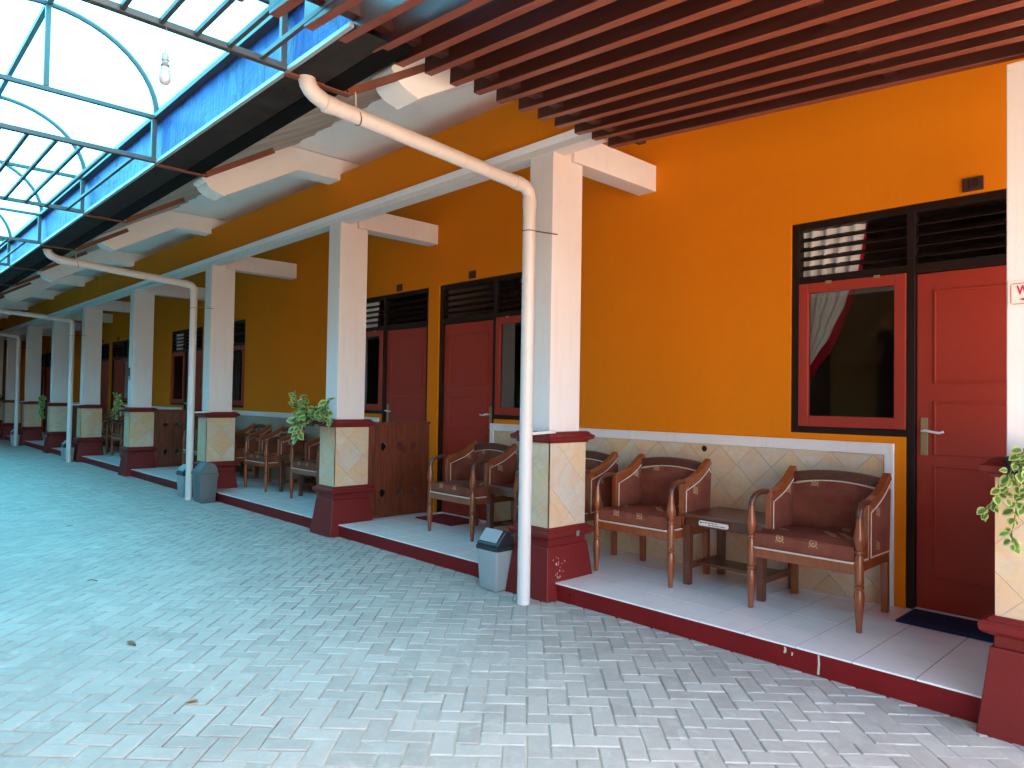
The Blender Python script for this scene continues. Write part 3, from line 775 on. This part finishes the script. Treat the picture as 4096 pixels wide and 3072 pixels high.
# ------------------------------------------------------------------ chairs
def make_chair():
    t = thing('armchair', 'chair', 'chair', (0, 0, 0), 'matching wooden armchairs on the veranda')
    lp = [(.013, 0), (.0165, .004), (.0185, .05), (.0235, .11), (.0285, .165), (.030, .20), (.026, .235), (.020, .250), (.027, .258), (.027, .268), (.020, .276), (.0255, .284), (.0255, .30), (.0265, .39), (.024, .43), (.019, .452), (.0265, .460), (.0265, .470), (.019, .478), (.023, .49), (.031, .525), (.033, .548), (.028, .58), (.021, .62), (.018, .66)]
    leg = MB().lathe(lp, seg=14).mesh('leg', 'chair_wood', smooth=True)
    for sx in (-1, 1): obj('leg', leg, t, (sx * .335, -.295, 0))
    bl = MB().frustum((-.020, .020, -.005, .035), (-.022, .022, -.022, .022), 0, .40).mesh('leg', 'chair_wood', bevel=.003)
    for sx in (-1, 1): obj('leg', bl, t, (sx * .295, .262, 0))
    for sx in (-1, 1):
        x = sx * .335
        MB().tube([(x, -.295, .645), (x, -.293, .675), (x * .995, -.283, .703), (x * .985, -.262, .724), (x * .975, -.225, .738), (x * .965, -.17, .745), (x * .955, -.105, .742)], .0185, 10, up=(1, 0, 0)).build('arm', 'chair_dark', t, smooth=True)
    sr = MB(); sr.box(-.335, .335, -.310, -.282, .335, .395); sr.box(-.325, -.298, -.282, .24, .335, .395); sr.box(.298, .325, -.282, .24, .335, .395); sr.box(-.298, .298, .24, .265, .335, .395)
    sr.build('seat_rail', 'chair_wood', t, bevel=.004)
    # side panels
    top = [(-.115, .715), (-.05, .728), (.02, .744), (.09, .768), (.155, .800), (.21, .834), (.25, .862)]
    for sx in (-1, 1):
        x = sx * .307
        fp = [(-.10, .385)] + [(-.10, .70)] + [(y, z - .028) for y, z in top[1:]] + [(.285, .82), (.262, .385)]
        fab = MB().prism(fp, 'x', x - .017, x + .017).build('side_panel', 'chair_fabric', t)
        rl = MB().bar([(x, y, z) for y, z in top + [(.272, .874)]], .048, .05, up=(0, 0, 1))
        rl.bar([(x, -.103, .39), (x, -.103, .735)], .044, .032, up=(0, 1, 0))
        rl.build('side_rail', 'chair_wood', t, bevel=.005)
        for so_ in (-1, 1):
            xx = x + so_ * .019
            MB().tube([(xx, -.078, .40), (xx, -.078, .672)] + [(xx, y + .004, z - .040) for y, z in top[2:]] + [(xx, .268, .79)], .0048, 6, up=(1, 0, 0)).build('piping', 'piping', fab)
        MB().tube([(x + sx * .019, -.075, .402), (x + sx * .019, .255, .398)], .005, 6).build('piping', 'piping', fab)
    # back
    bp = []
    for k in range(9):
        u = -1 + k / 4; bp.append((.292 * u, .812 - .045 * u * u))
    back = MB().prism([(.292, .42), (-.292, .42)] + bp, 'y', -.018, .018).build('backrest', 'chair_fabric', t, (0, .252, 0)); back.rotation_euler = (0, 0, 0)
    cr = MB().bar([(.297 * (-1 + k / 6), .250 + .0 * k, .852 - .030 * (-1 + k / 6) ** 2) for k in range(13)], .046, .066, up=(0, 0, 1)).build('crest_rail', 'carved_wood', t, bevel=.006)
    MB().tube([(.290 * (-1 + k / 6), -.021, .815 - .038 * (-1 + k / 6) ** 2) for k in range(13)], .0048, 6).build('piping', 'piping', back)
    # seat cushion
    c = bmesh.new(); bmesh.ops.create_cube(c, size=1)
    for v in c.verts: v.co = Vector((v.co.x * .612, v.co.y * .545, v.co.z * .10))
    bmesh.ops.subdivide_edges(c, edges=c.edges[:], cuts=5, use_grid_fill=True)
    for v in c.verts:
        u, w_ = v.co.x / .306, v.co.y / .2725
        if v.co.z > 0: v.co.z += .014 * (1 - u * u) * (1 - w_ * w_) + .004 * math.sin(u * 5 + w_ * 3) * (1 - abs(u)) - .012 * max(abs(u), abs(w_)) ** 8
        e = max(abs(u), abs(w_)); k = v.co.z / .05
        if e > .95: v.co.x *= 1 + .012 * (1 - k * k); v.co.y *= 1 + .012 * (1 - k * k)
    me = bpy.data.meshes.new('seat'); bmesh.ops.recalc_face_normals(c, faces=c.faces); c.to_mesh(me); c.free(); me.materials.append(MAT['chair_fabric'])
    me.polygons.foreach_set('use_smooth', [True] * len(me.polygons)); me.set_sharp_from_angle(angle=math.radians(38))
    seat = obj('seat', me, t, (0, -.032, .447))
    MB().tube([(-.309, -.03, .043), (-.309, -.262, .043), (-.295, -.277, .043), (0, -.278, .046), (.295, -.277, .043), (.309, -.262, .043), (.309, -.03, .043)], .0042, 6).build('seam', 'chair_fabric', seat, smooth=True)
    MB().tube([(x_, y_ + .032, -.047) for x_, y_ in ((-.322, -.04), (-.322, -.29), (-.30, -.318), (0, -.320), (.30, -.318), (.322, -.29), (.322, -.04))], .0062, 6).build('piping', 'piping', seat)
    return t
proto = make_chair()
CH = [(-1.938, .805, .015, 'patterned brown armchair right next to the red door number 10'),
      (-3.235, .812, .02, 'patterned brown armchair at the table with the white sticker, pillar side'),
      (-4.13, .80, 0, 'patterned brown armchair half hidden behind the downpipe pillar'),
      (-5.38, .80, -.02, 'patterned brown armchair in front of the doorway with the red mat'),
      (-8.36, .81, .03, 'patterned brown armchair behind the pillar with the wooden screen and potted plant'),
      (-9.80, .81, 0, 'patterned brown armchair between a side table and the pillar with two bins'),
      (-10.84, .80, -.03, 'patterned brown armchair behind the pillar with two bins'),
      (-12.30, .80, .0, 'patterned brown armchair seen past the pipe between two bins'),
      (-15.35, .81, 0, 'dim brown armchair behind the pillar with the dark notice'),
      (-16.66, .81, 0, 'dim brown armchair in the shaded bay beyond the noticed pillar'),
      (-17.75, .81, 0, 'dim brown armchair behind the single bin pillar'),
      (-19.0, .81, 0, 'dim brown armchair farthest along the veranda')]
for i, (x, y, rz, lab) in enumerate(CH):
    o = proto if i == 0 else copy_tree(proto)
    o.location = (x, y, S); o.rotation_euler = (0, 0, rz); o['label'] = lab

# ------------------------------------------------------------------ side tables
def make_table():
    t = thing('side_table', 'table', 'table', (0, 0, 0), 'dark wooden side tables')
    MB().box(-.325, .325, -.265, .265, .492, .516).build('table_top', 'table_wood', t, bevel=.004)
    ap = MB()
    ap.box(-.30, .30, -.25, -.23, .430, .492); ap.box(-.30, .30, .23, .25, .430, .492); ap.box(-.30, -.28, -.23, .23, .430, .492); ap.box(.28, .30, -.23, .23, .430, .492)
    ap.build('apron', 'table_wood', t, bevel=.002)
    lg = MB().frustum((-.024, .024, -.024, .024), (-.028, .028, -.028, .028), 0, .43).mesh('leg', 'table_wood', bevel=.003)
    for sx in (-1, 1):
        for sy in (-1, 1): obj('leg', lg, t, (sx * .285, sy * .235, 0))
    for sx in (-1, 1): MB().box(sx * .285 - .012, sx * .285 + .012, -.21, .21, .11, .155).build('stretcher', 'table_wood', t, bevel=.002)
    MB().box(-.273, .273, -.11, .11, .125, .148).build('shelf', 'table_wood', t, bevel=.002)
    return t
tp = make_table()
TB = [(-2.585, .945, 'dark wooden side table with a white sticker on its front edge'), (-4.75, .945, 'dark wooden side table behind the pillar with the downpipe'),
      (-9.12, .945, 'dark wooden side table between two armchairs beyond the wooden screen'), (-11.55, .945, 'dark wooden side table behind the pillar with two bins'),
      (-16.0, .945, 'dark wooden side table behind the noticed pillar'), (-18.35, .945, 'dark wooden side table farthest along the veranda')]
for i, (x, y, lab) in enumerate(TB):
    o = tp if i == 0 else copy_tree(tp)
    o.location = (x, y, S); o['label'] = lab
stk = thing('sticker', 'white paper sticker with faded printing on the table edge', 'sticker', (-2.645, .677, S + .465))
MB().prism([(-.115, -.016), (.105, -.020), (.118, -.008), (.112, .014), (-.108, .020), (-.119, .004)], 'y', 0, .002).build('paper', 'sign_white', stk)
for r_, (z, x0, n_) in enumerate(((.006, -.085, 9), (-.008, -.04, 10))):
    for k in range(n_):
        xx = x0 + k * .0135 + random.uniform(-.002, .002)
        MB().box(xx, xx + random.uniform(.005, .009), -.0012, .0, z - .0035, z + .0035).build('print_mark', 'ink_dark', stk)
MB().lathe([(.007, 0), (.007, .001)], seg=10).build('print_mark', 'mat_blue', stk, (-.1, -.0002, .004)).rotation_euler = (math.radians(90), 0, 0)

# ------------------------------------------------------------------ wooden screens
def screen(xc, label):
    t = thing('wooden_screen', label, 'screen', (xc, 0, S), 'wooden screens between rooms')
    y0, y1, z0, z1 = .350, 1.222, .03, 1.03
    for (c, a, b) in ((.592, .485, .700), (.808, .702, .912), (1.013, .914, 1.120)):
        for sd_ in (-1, 1):
            e = a if sd_ < 0 else b; d = .052 * sd_
            P = [(e, z0), (c, z0)]
            for zh in (.272, .785): P += [(c, zh - .058), (c + d, zh), (c, zh + .058)]
            P += [(c, z1), (e, z1)]
            if sd_ < 0: MBp = MB()
            MBp.prism(P, 'x', -.011, .011)
        MBp.build('plank', 'screen_wood', t, bevel=0)
    for (a, b) in ((y0, .483), (1.122, y1)):
        MB().box(-.011, .011, a, b, z0, z1).build('plank', 'screen_wood', t, bevel=.002)
    MB().box(-.022, .022, y0 - .005, y1 + .01, z1, z1 + .028).build('top_rail', 'screen_wood', t, bevel=.004)
    MB().box(-.018, .018, y0 - .005, y1 + .005, .004, z0).build('bottom_rail', 'screen_wood', t, bevel=.003)
screen(-6.705, 'dark wooden screen with diamond cut-outs beside the red mat')
screen(-13.865, 'dark wooden screen with diamond cut-outs at the pillar with the notice')
screen(-.545, 'dark wooden screen at the pillar with the red arrow sign')
screen(-20.28, 'dark wooden screen at the far dim end of the veranda')

# ------------------------------------------------------------------ mats, sign, notice
def mat(x0, x1, y0, y1, m_, label):
    o = MB().box(x0, x1, y0, y1, S + .001, S + .016).build('door_mat', m_, bevel=.004); tag(o, label, 'mat', None)
mat(-1.53, -.70, .905, 1.262, 'mat_blue', 'dark blue door mat before the red door number 10')
mat(-6.43, -5.80, .85, 1.25, 'mat_red', 'red door mat in front of the door beside the wooden screen')
sg = thing('arrow_sign', 'white rectangular sign with red letters and a left pointing arrow', 'sign', (-.648, -.002, 1.96))
MB().box(-.120, .120, -.003, .0015, -.058, .058).build('board', 'sign_white', sg)
bd = MB(); yb0, yb1 = -.0045, -.003
for (a, b, c, d) in ((-.100, .100, .0445, .0475), (-.100, .100, -.0475, -.0445), (-.110, -.107, -.038, .038), (.107, .110, -.038, .038)): bd.box(a, b, yb0, yb1, c, d)
for sx in (-1, 1):
    for sz in (-1, 1):
        bd.bar([(sx * (.100 + .0085 * math.sin(a)), (yb0 + yb1) / 2, sz * (.0375 + .0085 * math.cos(a))) for a in [k * math.pi / 8 for k in range(5)]], .0015, .003, up=(0, 1, 0))
bd.build('border', 'sign_red', sg)
cu = bpy.data.curves.new('letters', 'FONT'); cu.body = 'WA'; cu.size = .058; cu.extrude = .0008; cu.offset = .0012
to = bpy.data.objects.new('tmp_text', cu); COL.objects.link(to)
me = bpy.data.meshes.new_from_object(to.evaluated_get(bpy.context.evaluated_depsgraph_get())); bpy.data.objects.remove(to)
me.materials.clear(); me.materials.append(MAT['sign_red'])
lt = obj('letters', me, sg, (-.086, -.0042, -.004), (math.radians(90), 0, 0)); lt.scale = (.72, 1, 1)
MB().prism([(-.078, -.026), (-.048, -.016), (-.048, -.021), (.06, -.021), (.06, -.031), (-.048, -.031), (-.048, -.036)], 'y', -.0045, -.003).build('arrow', 'sign_red', sg)
nt = thing('notice', 'small dark notice taped high on the white pillar front', 'notice', (-14.02, -.003, 1.86))
MB().box(-.05, .04, -.002, .001, -.09, .07).build('paper', 'ink_dark', nt); MB().box(-.02, .045, -.003, -.002, -.15, -.10).build('paper', 'bin_old', nt)

# ------------------------------------------------------------------ rubbish bins
def bin_(x, y, w, d, h, label, old=False, rz=0):
    t = thing('rubbish_bin', label, 'bin', (x, y, -.004), 'rubbish bins on the paving', rz)
    bm_ = 'bin_old' if old else 'bin_grey'; lm = 'bin_old' if old else 'bin_lid'; fmn = 'bin_old' if old else 'bin_flap'
    a, b = w / 2, d / 2; hb = h * .70
    MB().frustum((-a * .78, a * .78, -b * .80, b * .80), (-a * .95, a * .95, -b * .95, b * .95), 0, hb).build('body', bm_, t, bevel=.014, bseg=3, smooth=True)
    MB().frustum((-a, a, -b, b), (-a * .985, a * .985, -b * .985, b * .985), hb - .012, hb + .02).build('rim', lm, t, bevel=.006)
    hz = hb + .019
    lid = MB().prism([(-b * .97, hz), (b * .97, hz), (b * .80, hz + (h - hz) * .55), (b * .45, hz + (h - hz) * .93), (b * .1, h), (-b * .12, h - .004), (-b * .93, hz + .02)], 'x', -a * .95, a * .95)
    lid.build('lid', lm, t, bevel=.008)
    p0, p1 = Vector((0, -b * .86, hz + .033)), Vector((0, -b * .13, h + .001))
    n_ = Vector((0, -(p1 - p0).z, (p1 - p0).y)).normalized(); 
    if n_.z < 0: n_ = -n_
    fl = MB(); q = []
    for off in (0, .008):
        q += [Vector((-a * .80, 0, 0)) + p0 + n_ * off, Vector((a * .80, 0, 0)) + p0 + n_ * off, Vector((a * .76, 0, 0)) + p1 + n_ * off, Vector((-a * .76, 0, 0)) + p1 + n_ * off]
    fl.add(q, [(0, 1, 2, 3), (4, 5, 6, 7), (0, 1, 5, 4), (1, 2, 6, 5), (2, 3, 7, 6), (3, 0, 4, 7)]); fl.build('flap', fmn, t, bevel=.003)
bin_(-4.045, -.122, .245, .200, .452, 'small grey rubbish bin with black swing lid beside the white downpipe')
bin_(-10.66, -.125, .27, .22, .448, 'small grey rubbish bin with black lid, the lesser of two at one pillar')
bin_(-9.915, -.145, .34, .25, .54, 'big weathered grey rubbish bin by the step, the larger of two at one pillar', True)
bin_(-17.50, -.21, .27, .22, .45, 'lone small bin beside the pipe beyond the pillar with the notice')
bin_(-23.55, -.22, .27, .22, .45, 'bin beside the last downpipe at the dim far end')

# ------------------------------------------------------------------ potted trailing plants
def leaf_mesh():
    pts = [(0, 0), (.30, .08), (.46, .30), (.42, .58), (.22, .86), (0, 1.05)]
    vs = [(0, .0, 0), (0, .35, .02), (0, .7, .02), (0, 1.05, -.10)]; edge = [.3, 0, 0, .8]
    L = [(.28, .06, .05), (.45, .30, .09), (.42, .58, .07), (.20, .88, -.02)]
    for s_ in (1, -1):
        for p in L: vs.append((s_ * p[0], p[1], p[2])); edge.append(1.0)
    fs = [(0, 4, 5, 1), (1, 5, 6, 2), (2, 6, 7, 3), (0, 1, 9, 8), (1, 2, 10, 9), (2, 3, 11, 10)]
    me = bpy.data.meshes.new('leaf'); me.from_pydata(vs, [], fs); me.materials.append(MAT['leaf_variegated'])
    a_ = me.attributes.new('edge', 'FLOAT', 'POINT'); a_.data.foreach_set('value', edge)
    me.polygons.foreach_set('use_smooth', [True] * len(fs)); return me
LEAF = leaf_mesh()
def plant(base, label, stems, size, seed, detail=True, pot=True):
    rnd = random.Random(seed)
    t = thing('potted_plant', label, 'plant', base, 'trailing plants on the pillars')
    if pot:
        MB().lathe([(.045, -.085), (.062, 0), (.068, .0), (.068, .016), (.058, .016), (.052, .002)], seg=16).build('pot', 'pot_black', t, smooth=True)
    fol = MB(); fe = []; joined_ = MB(); tn = []
    for st in stems:
        P = [Vector(p) for p in st]; path = []
        for i in range(len(P) - 1):
            a0, b0 = P[max(i - 1, 0)], P[min(i + 2, len(P) - 1)]
            for k in range(5):
                u = k / 5; m_ = P[i].lerp(P[i + 1], u); path.append(m_ + Vector((rnd.gauss(0, .004), rnd.gauss(0, .004), 0)))
        path.append(P[-1]); fol.tube(path, .0025, 5)
        for i in range(2, len(path)):
            for rep in range(2 if rnd.random() < .35 else 1):
                if rnd.random() < .18: continue
                dirv = (path[i] - path[i - 1]).normalized()
                out = Vector((rnd.gauss(0, 1), rnd.gauss(-.35, .8), rnd.gauss(-.1, .5))).normalized()
                yv = (out + dirv * .5 + Vector((0, 0, -.35))).normalized()
                nv = (Vector((rnd.gauss(0, .5), -1.0, .75)) + Vector((rnd.gauss(0, .3), rnd.gauss(0, .3), rnd.gauss(0, .3))))
                nv = (nv - yv * nv.dot(yv)).normalized(); xv = yv.cross(nv)
                s_ = size * rnd.uniform(.62, 1.1); pos = path[i] + yv * .012
                mtx = Matrix(((xv.x * s_, yv.x * s_, nv.x * s_, pos.x), (xv.y * s_, yv.y * s_, nv.y * s_, pos.y), (xv.z * s_, yv.z * s_, nv.z * s_, pos.z), (0, 0, 0, 1)))
                if detail:
                    o = obj('leaf', LEAF, t); o.matrix_local = mtx
                else:
                    joined_.add([mtx @ v.co for v in LEAF.vertices], [tuple(p.vertices) for p in LEAF.polygons]); tn += [d.value for d in LEAF.attributes['edge'].data]
    fol.build('stem', 'stem_green', t)
    if not detail:
        me = bpy.data.meshes.new('foliage'); me.from_pydata(joined_.v, [], joined_.f); me.materials.append(MAT['leaf_variegated'])
        a_ = me.attributes.new('edge', 'FLOAT', 'POINT'); a_.data.foreach_set('value', tn); obj('foliage', me, t)
stA = [[(0, 0, .02), (-.03, -.02, .10), (-.08, -.03, .17), (-.07, -.03, .23)], [(0, 0, .02), (-.10, -.02, .06), (-.20, -.03, .09), (-.24, -.03, .20), (-.26, -.03, .25)],
       [(0, -.01, .02), (-.06, -.05, .04), (-.11, -.07, -.06), (-.10, -.07, -.16), (-.14, -.07, -.26)], [(0, 0, .02), (.08, -.04, .06), (.16, -.06, .07), (.24, -.07, .13), (.26, -.07, .2)],
       [(0, 0, .02), (.09, -.06, .03), (.18, -.08, .03), (.28, -.09, -.01), (.34, -.09, -.03)], [(0, 0, .02), (-.05, -.03, .06), (-.13, -.05, .05), (-.16, -.06, -.03), (-.13, -.07, -.12)],
       [(0, 0, .02), (.05, -.03, .08), (.08, -.05, .11), (.13, -.06, .10)], [(0, -.02, .02), (.03, -.07, .02), (.07, -.08, -.06)], [(0, 0, .02), (.13, -.05, .08), (.22, -.07, .09), (.27, -.07, .08)]]
plant((-6.99, -.15, 1.222), 'variegated trailing plant in a black pot on the pillar with the wooden screen', [[(x * (1.9 if x > 0 else 1.15), y, z) for x, y, z in s_] for s_ in stA], .084, 3)
MB_ = None
stB = [[(0, 0, 0), (-.03, -.06, .03), (-.08, -.10, -.06), (-.10, -.11, -.16)], [(0, 0, 0), (-.06, -.07, .0), (-.13, -.10, -.12), (-.17, -.10, -.20), (-.20, -.10, -.24)],
       [(0, 0, 0), (.02, -.08, .04), (.02, -.11, -.08), (.0, -.11, -.2)], [(0, 0, 0), (.06, -.08, .03), (.08, -.11, -.1), (.07, -.11, -.22)], [(0, 0, 0), (-.02, -.06, .06), (-.02, -.08, .0), (-.05, -.10, -.10)],
       [(0, 0, 0), (.05, -.06, .08), (.1, -.08, .06)], [(0, 0, 0), (-.03, -.09, -.1), (-.06, -.1, -.28), (-.07, -.1, -.36)]]
stB = [[(x * .7 + .03, y, z * .95) for x, y, z in s_] for s_ in stB]
plant((-.70, -.085, 1.215), 'bright variegated trailing plant on the pillar with the red arrow sign', stB, .043, 11)
stC = [[(x * .8, y, z) for x, y, z in s_] for s_ in stA[:6]]
plant((-14.20, -.085, 1.225), 'small variegated trailing plant on the pillar with the notice', stC, .065, 5, False)
stD = [[(x * .5, y, -abs(z) * 2.2 + .1) for x, y, z in s_] for s_ in stA]
plant((-20.62, -.085, 1.30), 'long dark hanging plant on a pillar at the dim end', stD, .085, 9, False)
plant((-26.95, -.085, 1.30), 'long dark hanging plant on the last visible pillar', stD, .085, 13, False)

# ------------------------------------------------------------------ curtains
def curtain(room, label, rows, hem=True):
    a, b, dr = room
    def X(x): return x if dr else (a + b) - x
    t = thing('curtain', label, 'curtain', (X(a + .06), YW + .088, 2.75), 'window curtains')
    bx, by, bz = X(a + .06), YW + .15, 2.75
    nu = 40; vs, fs = [], []
    hv, hf = [], []
    for j, (z, xr) in enumerate(rows):
        x0 = a + .055; wd = xr - x0
        for i in range(nu + 1):
            u = i / nu; amp = .013 * (.35 + .65 * min(1, wd / .3))
            yy = amp * math.sin(u * 8.5 * math.pi + .15 * j) + .006 * math.sin(u * 21 + j)
            vs.append((X(x0 + wd * u) - bx, yy, z - bz))
        hv += [vs[-1], (X(x0 + wd + .012) - bx, .004 + .012 * math.sin(j * .5), z - .028 - .055 * min(1.0, j / 8) - bz), ]
    n_ = len(rows)
    for j in range(n_ - 1):
        for i in range(nu): fs.append((j * (nu + 1) + i, j * (nu + 1) + i + 1, (j + 1) * (nu + 1) + i + 1, (j + 1) * (nu + 1) + i))
        hf.append((2 * j, 2 * j + 1, 2 * j + 3, 2 * j + 2))
    MB().add(vs, fs).build('drape', 'curtain_white', t, smooth='all')
    if hem: MB().add(hv, hf).build('hem', 'curtain_red', t, smooth='all')
def crow(a, scale=1.0):
    key = [(2.76, .47), (2.41, .414), (2.27, .36), (2.15, .32), (1.99, .245), (1.90, .20), (1.79, .115), (1.72, .07), (1.66, .05)]
    out = []
    for i in range(len(key) - 1):
        for k in range(4):
            u = k / 4; out.append((key[i][0] + (key[i + 1][0] - key[i][0]) * u, a + .055 + (key[i][1] + (key[i + 1][1] - key[i][1]) * u - .055 + .03) * scale))
    return out
curtain(ROOMS[0], 'white curtain with red hem swept aside in the window by door 10', crow(ROOMS[0][0]))
curtain(ROOMS[1], 'white curtain in the window behind the downpipe pillar', crow(ROOMS[1][0], 1.0))
rows2 = [(2.76 - .1 * k, ROOMS[2][0] + .055 + .50 - .12 * (k / 15.0) + (.02 if k == 9 else 0)) for k in range(15)]
curtain(ROOMS[2], 'pale curtain in the window beyond the wooden screen with the red mat', rows2)
rows3 = [(2.76 - .1 * k, ROOMS[4][0] + .055 + .40) for k in range(15)]
curtain(ROOMS[4], 'pale curtain in the shaded window beyond the pillar with the notice', rows3)

# ------------------------------------------------------------------ litter on the paving
lf = thing('fallen_leaf', 'curled dry brown leaf lying on the pavers', 'leaf', (-4.49, -2.56, .0))
v, f_ = [], []
for i in range(9):
    u = i / 8; wd = .026 * math.sin(math.pi * min(1, u * .96 + .03)); 
    for s_ in (-1, 0, 1): v.append((-.07 + .14 * u, s_ * wd, .006 + .012 * abs(s_) + .008 * math.sin(u * 5)))
for i in range(8):
    for k in range(2): f_.append((3 * i + k, 3 * i + 3 + k, 3 * i + 4 + k, 3 * i + 1 + k))
MB().add(v, f_).build('blade', 'dry_leaf', lf, smooth='all'); lf.rotation_euler = (0, 0, .3); lf.scale = (.62, .62, .62)
cp = thing('cup_lid', 'small white rimmed cap lying open on the pavers', 'cap', (-3.454, -2.587, -.006))
MB().lathe([(.020, 0), (.026, .002), (.029, .014), (.027, .0145), (.0245, .006), (.004, .004)], seg=18).build('rim', 'grout', cp, smooth=True)
MB().lathe([(.0245, .0065), (.0245, .0085)], seg=18).build('inside', 'dry_leaf', cp)
lf2 = copy_tree(lf); lf2.location = (-6.2, -2.36, 0); lf2.rotation_euler = (0, 0, 1.1); lf2['label'] = 'small dark dry leaf in the lit middle of the lane'; lf2.scale = (.5, .5, .5)
lf3 = copy_tree(lf); lf3.location = (-8.9, -1.95, 0); lf3.rotation_euler = (0, 0, 2.0); lf3['label'] = 'tiny dry leaf farther along the lane'; lf3.scale = (.5, .5, .5)
